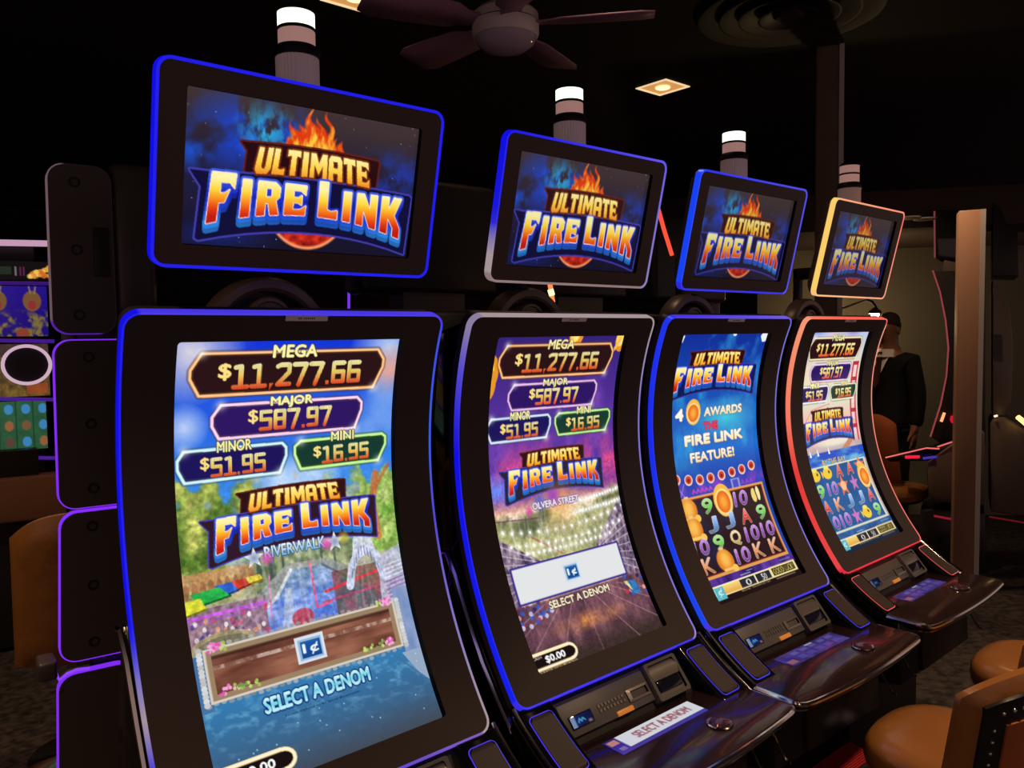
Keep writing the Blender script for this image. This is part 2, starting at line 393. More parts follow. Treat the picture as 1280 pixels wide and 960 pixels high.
def centbox(C, u0=.42, v0=.717, u1=.55, v1=.777):
    C.rect(u0, v0, u1, v1, (215, 228, 240)); C.rect(u0+.012, v0+.006, u1-.012, v1-.006, (150, 185, 215)); C.rect(u0+.022, v0+.011, u1-.018, v1-.010, grad(v0, v1, [(0, (70, 135, 195)), (.3, (22, 84, 160)), (1, (18, 66, 135))]))
    text(C, '1¢', u0+.032, v0+.018, u1-.030, v1-.016, (240, 248, 255), bold=.03)
def cash(C, top=.945, val='$0.00', right=.318):
    C.rect(-.02, top, right-.05, top+.042, (25, 14, 14)); C.ell(right-.05, top+.021, .05, .021, (25, 14, 14))
    arc = [(right-.05+.05*math.sin(a), top+.021-.021*math.cos(a)) for a in np.linspace(0, PI, 10)]
    C.line([(.02, top)]+arc+[(.03, top+.042)], .016, (250, 225, 165)); C.line([(.02, top)]+arc+[(.03, top+.042)], .007, (255, 248, 225))
    text(C, 'CASH', .02, top+.006, .08, top+.014, (240, 235, 225), bold=.02)
    text(C, val, .10, top+.012, .235, top+.033, (255, 255, 255), bold=.03)
    text(C, 'MALFUNCTION VOIDS ALL PAYS AND PLAYS', .03, top+.048, right-.02, top+.055, (235, 205, 140), bold=.0)
def orb(C, u, v, r):
    rv = r*C.ar; C.ell(u, v-rv*.12, r*1.15, rv*1.25, (250, 190, 70)); C.ell(u, v, r, rv, (255, 225, 150)); C.ell(u, v, r*.84, rv*.84, (235, 110, 25)); C.ell(u, v, r*.45, rv*.5, (250, 170, 60), soft=.5)
def barstrip(C, v0, v1):
    """bottom line of meters of the running games"""
    C.rect(.02, v0, .14, v1+.012, (95, 185, 195)); text(C, '1¢', .035, v0+.006, .12, v1+.004, (225, 250, 250), bold=.0)
    C.rect(.14, v0, .32, v1, grad(v0, v1, [(0, (250, 220, 130)), (1, (225, 165, 75))]))
    for a in (.32, .50): C.rect(a, v0, a+.17, v1, (40, 42, 52)); text(C, '0' if a < .4 else '50', a+.06, v0+.008, a+.115, v1-.004, (245, 240, 230), bold=.02); C.rect(a+.165, v0, a+.18, v1, (245, 230, 190))
    C.rect(.67, v0-.004, .98, v1+.002, (245, 225, 160)); C.rect(.69, v0+.002, .96, v1-.003, (60, 50, 30)); text(C, 'GOOD LUCK!', .705, v0+.006, .945, v1-.007, (245, 225, 110), bold=.0)
    C.line([(.02, v0), (.67, v0)], .008, (250, 235, 195)); C.line([(.14, v1), (.67, v1)], .008, (250, 225, 165))
    C.line([(.36, v0-.014+.003), (.47, v0-.014+.003)], .006, (240, 235, 245), .55); text(C, 'MALFUNCTION VOIDS ALL PAYS', .30, v1+.004, .63, v1+.010, (225, 195, 130), bold=0); C.line([(.70, v1+.006+.003), (.93, v1+.006+.003)], .006, (225, 195, 130), .55)
def sym(C, s_, u, v, h=1.):
    cols = {'9': (120, 215, 90), '10': (165, 85, 205), 'J': (120, 165, 225), 'Q': (235, 200, 120), 'K': (240, 150, 95), 'A': (235, 75, 60)}
    w_ = .076 if s_ == '10' else .052; c = cols[s_]
    g = grad(v-.03*h, v+.03*h, [(0, tuple(min(255, x*.6+110) for x in c)), (.5, c), (1, tuple(x*.7 for x in c))])
    text(C, s_, u-w_, v-.027*h, u+w_, v+.027*h, g, (250, 240, 235), 1.0, bold=.03, slant=.1)
def screen_art(k, nu, nv):
    C = Canvas(nu, nv, .53/.933); U, V = C.U, C.V; A = C.a
    if k == 0:                                           # riverside town
        n = noise(U*.57, V, 9, 1); A[:] = mix((18, 50, 215), (60, 140, 235), V/.36)
        cl = np.clip((noise(U*.57, V, 7, 3)-.55)*4, 0, 1)*np.clip(1.1-np.abs(V-.2)/.25, 0, 1); A[:] = mix(A, (205, 222, 250), cl*.5)
        for (u, v, r, c) in((.06, .03, .22, (235, 225, 225)), (.05, .20, .10, (205, 220, 250)), (.95, .03, .2, (200, 220, 245)), (.97, .09, .13, (240, 165, 140)), (.95, .2, .17, (110, 160, 240)), (.45, .35, .14, (215, 232, 255)), (.6, .34, .14, (205, 228, 255))): C.glow(u, v, r, c, .9, .8)
        tn = noise(U*.57, V, 24, 5, 5); t2 = noise(U*.57, V, 95, 6, 3)
        tree = mix((70, 110, 35), (215, 215, 110), tn*1.8-.4)*(.65+.6*t2)[..., None]
        ml = np.clip((.33-U)*9+(noise(U*.57, V, 16, 8)-.5)*5, 0, 1)*np.clip((V-.315)*30+(tn-.5)*6, 0, 1); mr = np.clip((U-.70)*9+(noise(U*.57, V, 16, 9)-.5)*6, 0, 1)*np.clip((V-.33)*22+(tn-.5)*7, 0, 1)
        A[:] = mix(A, tree, ml*(V < .6)); A[:] = mix(A, mix((95, 150, 45), (200, 220, 130), tn*1.6-.3)*(.7+.5*t2)[..., None], mr*(V < .56))
        mid = np.clip((V-.37)*25+(tn-.5)*5, 0, 1)*(V < .80)*np.clip(1-(ml+mr)*(V < .56), 0, 1); A[:] = mix(A, mix((150, 150, 90), (215, 200, 170), tn), mid*.9)
        C.line([(.91, .36), (.885, .43), (.9, .52)], .035, (205, 110, 60), .8); C.line([(.98, .34), (.9, .40)], .018, (190, 100, 60), .7)
        C.rect(0, .525, .30, .575, lambda u, v: mix((225, 190, 140), (170, 110, 70), noise(u, v, 40, 11)*1.4-.2), .85)
        for i in range(9): C.ell(.02+i*.033, .562, .012, .018, (150, 95, 60), .7)
        C.rect(.30, .515, .76, .60, lambda u, v: mix((60, 85, 50), (190, 195, 150), noise(u*.6, v, 40, 12)*1.5-.25), .9)
        for x, w_ in((.31, .02), (.36, .03), (.42, .012), (.60, .01), (.66, .012)): C.rect(x, .515, x+w_, .575, (60, 80, 75), .7)
        C.poly([(.30, .60), (.44, .545), (.62, .548), (.80, .60), (1, .64), (1, .70), (.0, .70)], lambda u, v: mix((120, 130, 135), (190, 190, 185), noise(u*.6, v, 30, 16)), .85)
        pts = [(.455, .560), (.60, .562), (.70, .60), (.93, .69), (.16, .69), (.38, .615)]
        C.poly(pts, lambda u, v: mix(mix((95, 130, 160), (85, 120, 215), (v-.57)*14), (185, 205, 245), noise(u*.5, v*2, 30, 13)*1.6-.55)); C.line([(.455, .56), (.38, .615), (.16, .69)], .014, (225, 228, 232), .9); C.line([(.60, .562), (.70, .60), (.93, .69)], .010, (95, 105, 125), .9)
        C.poly([(.42, .60), (.45, .60), (.44, .70), (.38, .70)], (215, 218, 222), .55)
        C.rect(0, .604, .33, .685, lambda u, v: mix((95, 60, 90), (190, 160, 170), noise(u, v, 70, 14)), .95)
        for q, c in (([(.26, .556), (.32, .554), (.335, .568), (.275, .572)], (225, 205, 70)), ([(.20, .557), (.255, .556), (.275, .573), (.222, .579)], (210, 60, 45)), ([(.13, .560), (.20, .558), (.225, .580), (.16, .586)], (45, 95, 200)), ([(.03, .568), (.15, .564), (.19, .588), (.075, .596)], (40, 175, 75)), ([(0, .582), (.072, .580), (.090, .606), (0, .614)], (225, 225, 60))): C.poly(q, c); C.line([q[3], q[2]], .008, tuple(np.array(c)*.55))
        C.line([(0, .622), (.33, .619)], .014, (195, 95, 215)); C.line([(0, .634), (.31, .628)], .007, (160, 80, 190), .8)
        for i in range(40): random.seed(i); C.ell(random.random()*.34, .625+random.random()*.06, .008, .006, random.choice([(200, 80, 120), (230, 220, 225), (90, 70, 140), (220, 160, 120)]), .9)
        C.ell(.14, .69, .13, .030, (165, 150, 115)); C.ell(.14, .692, .11, .022, (120, 115, 90))
        C.rect(.64, .585, 1, .69, lambda u, v: mix((70, 90, 60), (170, 60, 70), noise(u, v, 36, 15)*1.5-.3), .75); C.line([(.60, .628), (.96, .598)], .012, (215, 60, 70)); C.line([(.58, .652), (.97, .640)], .010, (200, 70, 120), .8)
        C.line([(.72, .628), (.745, .58), (.78, .556), (.83, .548), (.87, .565), (.895, .625)], .038, (200, 206, 228)); C.poly([(.775, .50), (.85, .50), (.875, .56), (.75, .56)], (205, 210, 232), .85)
        for i in range(10): C.line([(.735+i*.016, .61-.05*math.sin(i/9*PI)), (.745+i*.014, .59-.052*math.sin(i/9*PI))], .006, (110, 125, 170), .8)
        C.poly([(.88, .575), (1, .55), (1, .69), (.86, .69)], (185, 190, 215), .85)
        for i in range(9): C.line([(.9, .60+i*.010), (1, .592+i*.010)], .006, (150, 95, 190) if i > 3 else (220, 225, 240), .8)
        C.line([(.545, .55), (.55, .66), (.62, .655)], .008, (235, 90, 130)); C.line([(.36, .56), (.345, .66)], .006, (230, 120, 190), .9); C.ell(.48, .675, .05, .022, (190, 50, 60), .8)
        for i in range(16): random.seed(50+i); x = .18+random.random()*.65; C.line([(x, .50), (x+random.uniform(-.06, .06), .70)], .012, (240, 240, 255), .13)
        A *= (.80+.40*noise(U*.57, V, 150, 91, 2)+.12*(noise(U*.57, V, 40, 92)-.5))[..., None]**np.clip((V-.3)*8, .12, 1)[..., None]
        logo(C, .145, .362, .868, .505, plate=(62, 24, 52))
        text(C, 'RIVERWALK', .352, .496, .628, .522, grad(.496, .522, [(0, (240, 250, 255)), (1, (120, 180, 220))]), (30, 60, 110), 1.2, bold=.03, arch=-.0)
        for u, v in((.305, .516), (.675, .514)):
            P = [(u+(.045 if i % 2 == 0 else .018)*math.sin(i*PI/5), v-(.045 if i % 2 == 0 else .018)*C.ar*math.cos(i*PI/5)) for i in range(10)]; C.poly(P, (235, 240, 245)); C.glow(u, v, .03, (110, 130, 170), .8, .7)
        C.glow(.36, .522, .03, (240, 90, 190), .9, .6); C.glow(.635, .516, .03, (240, 90, 190), .9, .6); C.glow(.72, .508, .03, (220, 200, 60), .8, .6)
        wt = .5+(noise(U*.8+V*.5, V*2.6-U*.3, 34, 20, 5)-.5)*1.3; water = mix(mix((52, 122, 175), (60, 95, 130), (V-.82)/.12), (130, 190, 225), (wt-.5)*1.5*np.clip(1.35-(V-.82)/.1, .15, 1)); water = mix(water, (66, 74, 88), (V-.93)/.07)
        m = np.clip((V-.795)*200, 0, 1); A[:] = mix(A, water, m); C.rect(0, .70, .06, .82, (70, 115, 165)); C.rect(.92, .66, 1, .83, lambda u, v: mix((100, 130, 180), (170, 180, 215), noise(u, v, 20, 22)))
        C.poly([(.90, .82), (1, .82), (1, .905), (.97, .89)], (150, 170, 195)); C.line([(.86, .82), (1, .905)], .006, (70, 110, 150))
        for i in range(18): random.seed(i+9); C.ell(random.random(), .83+random.random()*.14, .003, .0015, (200, 235, 250), .8)
        for i in range(60):                              # pebbles around the sign
            t = i/60*2; u, v = (.04+t*.885, .687) if t < 1 else (.04+(t-1)*.885, .808); random.seed(i); C.ell(u, v+random.uniform(-.003, .003), .011, .0045, (185-random.random()*50,)*3, .8)
        for i in range(14): random.seed(i+70); C.ell(.035, .69+i*.0088, .012, .006, (225-random.random()*40,)*3); C.ell(.932, .69+i*.0088, .012, .006, (225-random.random()*40,)*3)
        C.rect(.05, .690, .918, .805, (215, 205, 190)); C.rect(.06, .695, .908, .800, (155, 130, 100)); C.rect(.08, .708, .885, .788, lambda u, v: mix((92, 50, 40), (178, 118, 92), noise(u*.35, v*3, 14, 30)*1.5-.25)); C.rect(.08, .728, .885, .737, lambda u, v: mix((130, 90, 75), (235, 215, 205), noise(u, v, 60, 31)*2.4-.9), .7); C.rect(.08, .706, .885, .714, (50, 26, 22), .6)
        for bu, bv, cs in((.09, .793, 1), (.88, .793, -1), (.07, .699, 1), (.90, .697, -1)):
            for i in range(26): random.seed(i+int(bu*99)); d = random.random()*(.16 if bv > .75 else .07); C.ell(bu+cs*d, bv-random.random()*.02*(1-d*3), .0065, .004, random.choice([(235, 120, 195), (225, 90, 175), (245, 170, 215)]) if d < .05 else random.choice([(160, 190, 90), (200, 215, 120), (120, 150, 80), (225, 200, 170)]))
        centbox(C); text(C, 'SELECT A DENOM', .247, .826, .718, .858, grad(.826, .858, [(0, (210, 250, 250)), (.5, (120, 210, 230)), (1, (200, 245, 250))]), (12, 50, 120), 2.0, bold=.045)
        text(C, 'Jackpots displayed are for lowest denomination', .315, .871, .655, .879, (15, 40, 90), bold=0); plaques(C); cash(C, .938)
    elif k == 1:                                         # evening market street
        A[:] = mix((52, 34, 118), (92, 52, 160), V/.3); n = noise(U*.8+V*.6, V-U*.25, 10, 41)
        A[:] = mix(A, (150, 90, 200), (n-.45)*3*np.clip(V/.3, 0, 1)*.6); A[:] = mix(A, (225, 75, 140), np.clip((noise(U*1.2+V, V*1.5-U*.4, 7, 42)-.42)*3.2, 0, 1)*np.clip(1-np.abs(V-.42)/.11, 0, 1)); A[:] = mix(A, (110, 130, 235), np.clip(1-np.hypot((U-.05)/.25, (V-.47)/.06), 0, 1)*1.2)
        sk = np.clip((V-.49)/.05, 0, 1); A[:] = mix(A, mix((245, 150, 110), (235, 215, 190), (V-.5)/.06), sk)
        tn = noise(U*.57, V, 20, 43); tree = mix((75, 85, 45), (205, 205, 130), tn*1.6-.3)
        m = np.clip((V-.545+.03*np.abs(U-.45))*60+(noise(U*.57, V, 12, 44)-.55)*8, 0, 1)*(V < .72); A[:] = mix(A, tree, m*.85); C.glow(.5, .60, .3, (235, 225, 170), .55, 1.)
        C.ell(.25, .585, .09, .03, (80, 90, 60), .8, .4); C.ell(.37, .56, .05, .02, (70, 85, 60), .8, .4)
        for side in(0, 1):
            q = [(0, .60), (.30, .70), (.30, .74), (0, .84)] if side == 0 else [(1, .55), (.72, .69), (.70, .74), (1, .86)]
            C.poly(q, lambda u, v: mix((70, 55, 85), (215, 190, 200), noise(u, v, 55, 45+side)*1.5-.35))
            for i in range(7): C.line([(q[0][0], .62+i*.03), (q[1][0], .70+i*.004)], .006, (230, 215, 225), .55)
        C.line([(.0, .555), (.35, .57)], .006, (120, 60, 90)); C.line([(.25, .62), (.45, .69)], .008, (190, 95, 90), .8); C.line([(.78, .62), (.95, .56)], .01, (180, 150, 150), .8)
        fl = mix((70, 42, 58), (150, 100, 110), noise(U*1.2, V*.6, 16, 47)*1.4-.2); fl = mix(fl, (235, 150, 80), np.clip(1-np.hypot((U-.5)/.35, (V-.9)/.035), 0, 1)*.9*noise(U, V, 18, 48)*1.4); fl = mix(fl, (62, 46, 44), (V-.92)/.06); A[:] = mix(A, fl, np.clip((V-.80)*70, 0, 1))
        for i in range(9): x = -.3+i*.2; C.line([(.5+(x-.5)*.35, .82), (.5+(x-.5)*1.5, 1.0)], .006, (195, 150, 160), .5)
        for i in range(46): random.seed(i+3); sd = random.random() < .6; x = random.random()*.26 if sd else 1-random.random()*.17; v = .80+random.random()*.10*(1-(x if sd else 1-x)*2.2); C.ell(x, v, .014, .007, random.choice([(205, 50, 70), (60, 90, 190), (200, 200, 225), (90, 60, 110), (40, 40, 90), (230, 160, 140)]), .9)
        C.poly([(.86, .825), (.93, .83), (.95, .875), (.89, .87)], (50, 120, 180)); C.poly([(.84, .825), (.87, .828), (.89, .86), (.87, .85)], (235, 215, 150))
        for j, (v, amp, a0, a1) in enumerate(((.535, .03, .62, 1), (.60, .045, 0, 1), (.64, .035, .1, .95), (.665, .02, .2, .85), (.57, .02, .6, 1))):
            for i in range(17): u = a0+(a1-a0)*i/16; vv = v+amp*(.3-((u-.5)*1.6)**2); C.glow(u, vv, .03, (255, 255, 250), .95, 1.6); C.ell(u, vv, .008, .0045, (255, 255, 255))
        for i in range(22): random.seed(i+90); x = random.random()*.9; C.line([(x, .54), (x+random.uniform(-.1, .06), .71)], .014, (250, 250, 255), .13)
        for u, v, r in((.0, .115, .07), (.0, .15, .06), (.60, .0, .055), (.985, .02, .05)): C.ell(u, v, r, r*.85, (235, 150, 40)); C.ell(u-.01, v-.005, r*.7, r*.6, (255, 215, 90)); C.glow(u, v+.01, r*.7, (255, 250, 200), .8)
        C.line([(.975, .02), (.94, .055)], .02, (250, 190, 90))
        A *= (.82+.36*noise(U*.57, V, 150, 93, 2))[..., None]**np.clip((V-.3)*8, .1, 1)[..., None]
        logo(C, .14, .366, .852, .50, plate=(50, 42, 72))
        C.glow(.5, .53, .22, (245, 150, 60), .7); C.glow(.46, .515, .06, (150, 60, 200), .9, .6); C.glow(.36, .525, .05, (60, 90, 220), .8, .6); C.glow(.27, .545, .03, (220, 60, 170), .9, .6)
        text(C, 'OLVERA STREET', .30, .522, .655, .542, (235, 225, 240), (110, 80, 120), 1.6, bold=.035)
        C.rect(.055, .695, .892, .807, (58, 42, 140)); C.rect(.066, .701, .882, .801, (228, 230, 232)); centbox(C, .415, .722, .54, .779)
        text(C, 'SELECT A DENOM', .25, .817, .71, .838, (250, 235, 200), (45, 28, 35), 1.2, bold=.03); plaques(C, True, [(250, 165, 85), (215, 160, 225), (190, 215, 250), (160, 225, 110)]); cash(C)
    elif k == 2:                                         # bonus announcement above the reels
        A[:] = mix((18, 45, 150), (30, 110, 205), V/.45); n = noise(U*.7, V, 12, 51); A[:] = mix(A, (50, 165, 220), (n-.5)*2.2)
        A[:] = mix(A, (80, 235, 235), np.clip(1-np.hypot((U-.62)/.45, (V-.335)/.09), 0, 1)*.75); A[:] = mix(A, (28, 40, 150), np.clip((V-.45)/.1, 0, 1)*.6); A[:] = mix(A, (150, 60, 200), np.clip(1-np.abs(V-.585)/.045, 0, 1)*np.clip(noise(U, V, 14, 53)*2-.5, 0, 1))
        for u, v, r in((.03, .02, .035), (.60, .0, .03), (.965, .018, .045)): C.poly([(u-r, v), (u-r*.3, v-r*.5), (u+r, v-r*.2), (u+r*.7, v+r*.5), (u-r*.2, v+r*.55)], (235, 240, 250)); C.glow(u, v, r, (255, 255, 255), .6)
        logo(C, .03, .075, .915, .235, plate=(20, 36, 120))
        wh = (252, 248, 235); sh = (40, 30, 60)
        text(C, '4', .08, .288, .155, .327, wh, sh, 1.2, bold=.085); orb(C, .265, .306, .068); text(C, 'AWARDS', .385, .290, .815, .321, grad(.29, .321, [(0, wh), (1, (250, 225, 170))]), sh, 1.2, bold=.085)
        text(C, 'THE', .375, .346, .53, .374, (225, 60, 90), (60, 20, 90), 1.2, bold=.085); text(C, 'FIRE LINK', .17, .389, .815, .424, grad(.389, .424, [(0, wh), (1, (250, 230, 185))]), sh, 1.2, bold=.085); text(C, 'FEATURE!', .21, .455, .695, .488, grad(.455, .488, [(0, wh), (1, (250, 220, 165))]), sh, 1.2, bold=.085)
        for u, v in((.031, .540), (.153, .549), (.271, .555), (.388, .556), (.512, .554), (.635, .550), (.754, .547), (.874, .539)): C.ell(u, v, .042, .020, (240, 215, 205)); C.ell(u, v-.001, .032, .015, (215, 70, 45)); C.ell(u, v+.001, .016, .008, (150, 30, 25))
        [C.line([(.17+i*.045, .600), (.185+i*.045, .588), (.20+i*.045, .598)], .012, (235, 70, 190), .8) for i in range(5)]; C.rect(.60, .575, .70, .62, (210, 205, 245), .6); C.rect(.62, .580, .68, .62, (60, 60, 190), .8); [C.line([(.72+i*.05, .604), (.735+i*.05, .590), (.75+i*.05, .602)], .012, (180, 60, 210), .8) for i in range(3)]; C.line([(.02, .56), (.1, .62)], .01, (140, 160, 230), .6); C.line([(.1, .56), (.02, .62)], .01, (140, 160, 230), .6)
        C.rect(0, .61, .965, .908, (225, 160, 85)); C.rect(.022, .618, .945, .898, (150, 45, 25)); C.rect(.03, .622, .935, .893, lambda u, v: mix((46, 26, 30), (36, 40, 80), (noise(u*.7, v, 9, 55)-.4)*3))
        def lantern(u, v): C.ell(u, v, .085, .042, (225, 125, 35)); C.ell(u, v-.005, .05, .032, (250, 190, 85), soft=.5); C.rect(u-.05, v+.028, u+.05, v+.038, (250, 205, 110)); C.ell(u+.07, v+.035, .03, .014, (250, 200, 90)); C.rect(u-.02, v-.05, u+.02, v-.04, (240, 200, 140))
        cx, cy = [.09, .28, .468, .656, .845], [.655, .725, .793, .860]
        for j, row in enumerate((('L', '9', 'o', '10', 'w'), ('L', 'J', 'J', 'A', '9'), ('10', '9', 'Q', '10', '10'), ('K', 'L', '10', 'K', 'K'))):
            for i, s_ in enumerate(row):
                if s_ == 'L': lantern(cx[i], cy[j])
                elif s_ == 'o': orb(C, cx[i], cy[j]-.002, .088)
                elif s_ == 'w': C.ell(cx[i]-.02, cy[j], .03, .028, (240, 215, 120)); C.ell(cx[i]+.03, cy[j]-.004, .022, .028, (250, 235, 170)); C.line([(cx[i], cy[j]-.025), (cx[i]+.015, cy[j]+.025)], .012, (60, 35, 30))
                else: sym(C, s_, cx[i], cy[j])
        C.rect(0, .908, 1, .94, lambda u, v: mix((40, 25, 90), (120, 70, 190), noise(u, v, 14, 57)*1.6-.4)); C.rect(0, .94, 1, 1, (32, 18, 20)); C.line([(.44, .914+.003), (.50, .914+.003)], .006, (235, 230, 245), .55); C.line([(.83, .918+.003), (.95, .918+.003)], .006, (235, 230, 245), .55); barstrip(C, .937, .972)
    else:                                                # bay with the red bridge
        A[:] = mix((190, 200, 240), (240, 225, 190), V/.2); n = noise(U*.7, V, 8, 61); A[:] = mix(A, (240, 195, 215), (n-.5)*3); A[:] = mix(A, (120, 140, 225), np.clip(1-np.hypot((U-.1)/.2, V/.03), 0, 1)); A[:] = mix(A, (120, 135, 220), np.clip(1-np.hypot((U-.72)/.17, V/.035), 0, 1)); A[:] = mix(A, (215, 225, 205), np.clip(1-np.abs(V-.33)/.1, 0, 1)*.7); A[:] = mix(A, (245, 170, 165), np.clip(1-np.abs(V-.44)/.11, 0, 1)*.8); A[:] = mix(A, (190, 165, 170), np.clip((V-.49)/.05, 0, 1)*.9)
        for x0, x1, t0 in((.86, .97, .15), (.0, .06, .36)):
            C.rect(x0, t0, x0+.028, .53, (205, 70, 95)); C.rect(x1-.028, t0, x1, .53, (215, 85, 100))
            for v in np.arange(t0, .52, .075): C.rect(x0, v, x1, v+.018, (190, 45, 75)); C.rect(x0+.03, v+.022, x1-.03, v+.05, (250, 215, 225), .8)
        C.line([(0, .46), (.2, .36), (.5, .34)], .008, (225, 110, 110), .7)
        C.poly([(.18, .545), (.35, .51), (.6, .50), (.8, .52), (.9, .55)], (200, 185, 185)); C.ell(.55, .515, .3, .018, (250, 240, 215), .8, .4); C.line([(.62, .57), (.85, .51)], .05, (200, 130, 90), .9)
        C.rect(0, .553, 1, .616, lambda u, v: mix((40, 80, 195), (100, 190, 225), (noise(u*.5, v*4, 12, 63)-.45)*3+(v-.56)*6))
        for u in(.1, .22, .4): C.poly([(u, .53), (u+.018, .565), (u-.012, .565)], (250, 248, 245)); 
        logo(C, .08, .366, .855, .505, plate=(58, 62, 118)); text(C, 'BY THE BAY', .26, .588, .65, .612, (250, 225, 140), (105, 70, 50), 1.4, bold=.03)
        C.rect(0, .612, .97, .908, (225, 225, 200)); C.rect(0, .618, .945, .899, lambda u, v: mix((22, 70, 130), (40, 110, 170), noise(u*.6, v, 12, 64)))
        def fish(u, v): C.ell(u, v, .07, .026, (245, 205, 60)); C.poly([(u-.06, v), (u-.10, v-.02), (u-.09, v+.02)], (240, 190, 60)); C.ell(u+.03, v-.005, .014, .007, (90, 80, 30)); C.ell(u, v-.026, .04, .008, (250, 225, 120))
        def star(u, v, c, r=.075): C.poly([(u+(r if i % 2 == 0 else r*.4)*math.sin(i*PI/5), v-(r if i % 2 == 0 else r*.4)*C.ar*math.cos(i*PI/5)) for i in range(10)], c)
        cx, cy = [.10, .29, .478, .666, .852], [.648, .718, .790, .862]
        for j, row in enumerate((('f', 'f', 'A', 'A', 'c'), ('9', '10', 'c', 's', 'o'), ('A', 'K', 'J', 'J', 'A'), ('10', '10', 's', 'f', '9'))):
            for i, s_ in enumerate(row):
                if s_ == 'f': fish(cx[i], cy[j])
                elif s_ == 's': star(cx[i], cy[j], (205, 120, 190))
                elif s_ == 'c': star(cx[i], cy[j], (240, 120, 60), .095); C.ell(cx[i], cy[j], .045, .022, (250, 190, 140))
                elif s_ == 'o': orb(C, cx[i]+.02, cy[j]-.015, .085)
                else: sym(C, s_, cx[i], cy[j])
        C.rect(0, .908, 1, .94, lambda u, v: mix((25, 60, 120), (70, 130, 190), noise(u, v, 18, 65))); C.rect(0, .94, 1, 1, (30, 40, 60)); C.line([(.80, .916+.003), (.95, .916+.003)], .006, (235, 240, 245), .55); barstrip(C, .937, .972)
        plaques(C, False, [(245, 225, 165), (240, 200, 235), (245, 240, 250), (240, 235, 190)])
    return C.colors()
def topper_art(nu, nv, k):
    C = Canvas(nu, nv, .526/.294); U, V = C.U, C.V; A = C.a; dim = [1., .95, .88, .75][k]
    A[:] = mix((62, 48, 50), (22, 18, 36), V*1.15); A[:] = mix(A, (30, 28, 70), np.clip(1-np.abs(V-.6)/.5, 0, 1)*.7)  # brownish top imitates a reflected veil, put into the screen's emission
    n = noise(U*1.4, V*.8+U*.2, 9, 71); d1 = np.clip(1.2-np.hypot((U-.26)/.27, (V-.25)/.3), 0, 1); A[:] = mix(A, (28, 70, 215), np.clip((n-.28)*3, 0, 1)*d1); A[:] = mix(A, (45, 170, 230), np.clip((noise(U*2.2, V*.7, 20, 78)-.36)*4, 0, 1)*np.clip(1.1-np.hypot((U-.31)/.13, (V-.2)/.2), 0, 1))
    A[:] = mix(A, (30, 80, 200), np.clip((n-.3)*3, 0, 1)*np.clip(1-np.hypot((U-.03)/.1, (V-.4)/.16), 0, 1)); A[:] = mix(A, (32, 62, 190), np.clip((noise(U*1.4, V, 11, 72)-.33)*3, 0, 1)*np.clip(1.1-np.hypot((U-.9)/.2, (V-.42)/.26), 0, 1)*.9); A[:] = mix(A, (24, 40, 120), np.clip(1-np.hypot((U-.15)/.25, (V-.93)/.12), 0, 1)*.8)
    for i in range(60): random.seed(i); C.ell(random.random(), random.random(), .0018, .003, (200, 210, 240), .5+.5*random.random())
    # burning ball
    fn = noise(U*2.6, V*.5, 30, 75); du = (U-.508)/.182; bt = .64-.345*np.sqrt(np.clip(1-du*du, 0, 1)); env = np.clip(1-du*du, 0, 1)**.45
    wv = du+.10*np.sin(V*26+du*3); top = bt-env*(.135+.10*(1-np.abs(np.sin(7.4*wv+.5)))+.07*(1-np.abs(np.sin(15.3*wv+1.1)))+.05*(1-np.abs(du)))
    m = np.clip((V-top)*22, 0, 1)*(V < .5)*(np.abs(du) < 1)
    A[:] = mix(A, mix((222, 58, 14), (255, 200, 62), (V-top)*4.2-.2+(fn-.5)*2.2), m)
    r = np.hypot((U-.505)/.185, (V-.64)/.345); A[:] = mix(A, mix((120, 15, 15), (240, 60, 35), noise(U*2, V, 20, 77)*1.8-.45), (r < 1)*1.); A[:] = mix(A, (255, 170, 110), np.clip(1-np.abs(r-.97)/.055, 0, 1)); A[:] = mix(A, mix((250, 120, 30), (255, 220, 110), fn*1.6-.3), (r < 1)*(V < .5)*np.clip((.52-V)*9, 0, 1))
    logo(C, .085, .285, .955, .905, plate=(24, 22, 78)); A *= dim
    return C.colors()

# ================================================================== the slot machines
PHI0, KAP, KAP2, LEN, ZT = -0.431426, 1.256081, -0.209759, 1.071965, 0.05698
_u = np.linspace(0, LEN, 600); _ph = PHI0+KAP*_u+KAP2*_u*_u
_y = np.concatenate([[0], np.cumsum((np.sin(_ph[1:])+np.sin(_ph[:-1]))/2*np.diff(_u))]); _z = ZT-np.concatenate([[0], np.cumsum((np.cos(_ph[1:])+np.cos(_ph[:-1]))/2*np.diff(_u))])
def L3(x, y, z): return (x, -y, z+H)                 # machine frame: y towards the player, z from eye level
def curve(u, off=0.):
    c = min(max(u, 0), LEN); y = np.interp(c, _u, _y); z = np.interp(c, _u, _z); p = np.interp(c, _u, _ph)
    y += (u-c)*math.sin(p); z -= (u-c)*math.cos(p)
    return y+off*math.cos(p), z+off*math.sin(p)
def P3(x, u, off=0.): y, z = curve(u, off); return L3(x, y, z)
PAD0, PAD1, PADL = .86, 1.10, .195                    # the wings go on from the foot of the panel
_s = np.linspace(0, PADL, 40); _pp = PAD0+(PAD1-PAD0)*_s/PADL
_py = .166+np.concatenate([[0], np.cumsum(np.sin(_pp[1:])*np.diff(_s))]); _pz = -.952-np.concatenate([[0], np.cumsum(np.cos(_pp[1:])*np.diff(_s))])
def padc(s, off=0.):
    c = min(max(s, 0), PADL); p = np.interp(c, _s, _pp); y = np.interp(c, _s, _py)+(s-c)*math.sin(p); z = np.interp(c, _s, _pz)-(s-c)*math.cos(p)
    return y+off*math.cos(p), z+off*math.sin(p)
def P3pad(x, s, off=0.): y, z = padc(s, off); return L3(x, y, z)
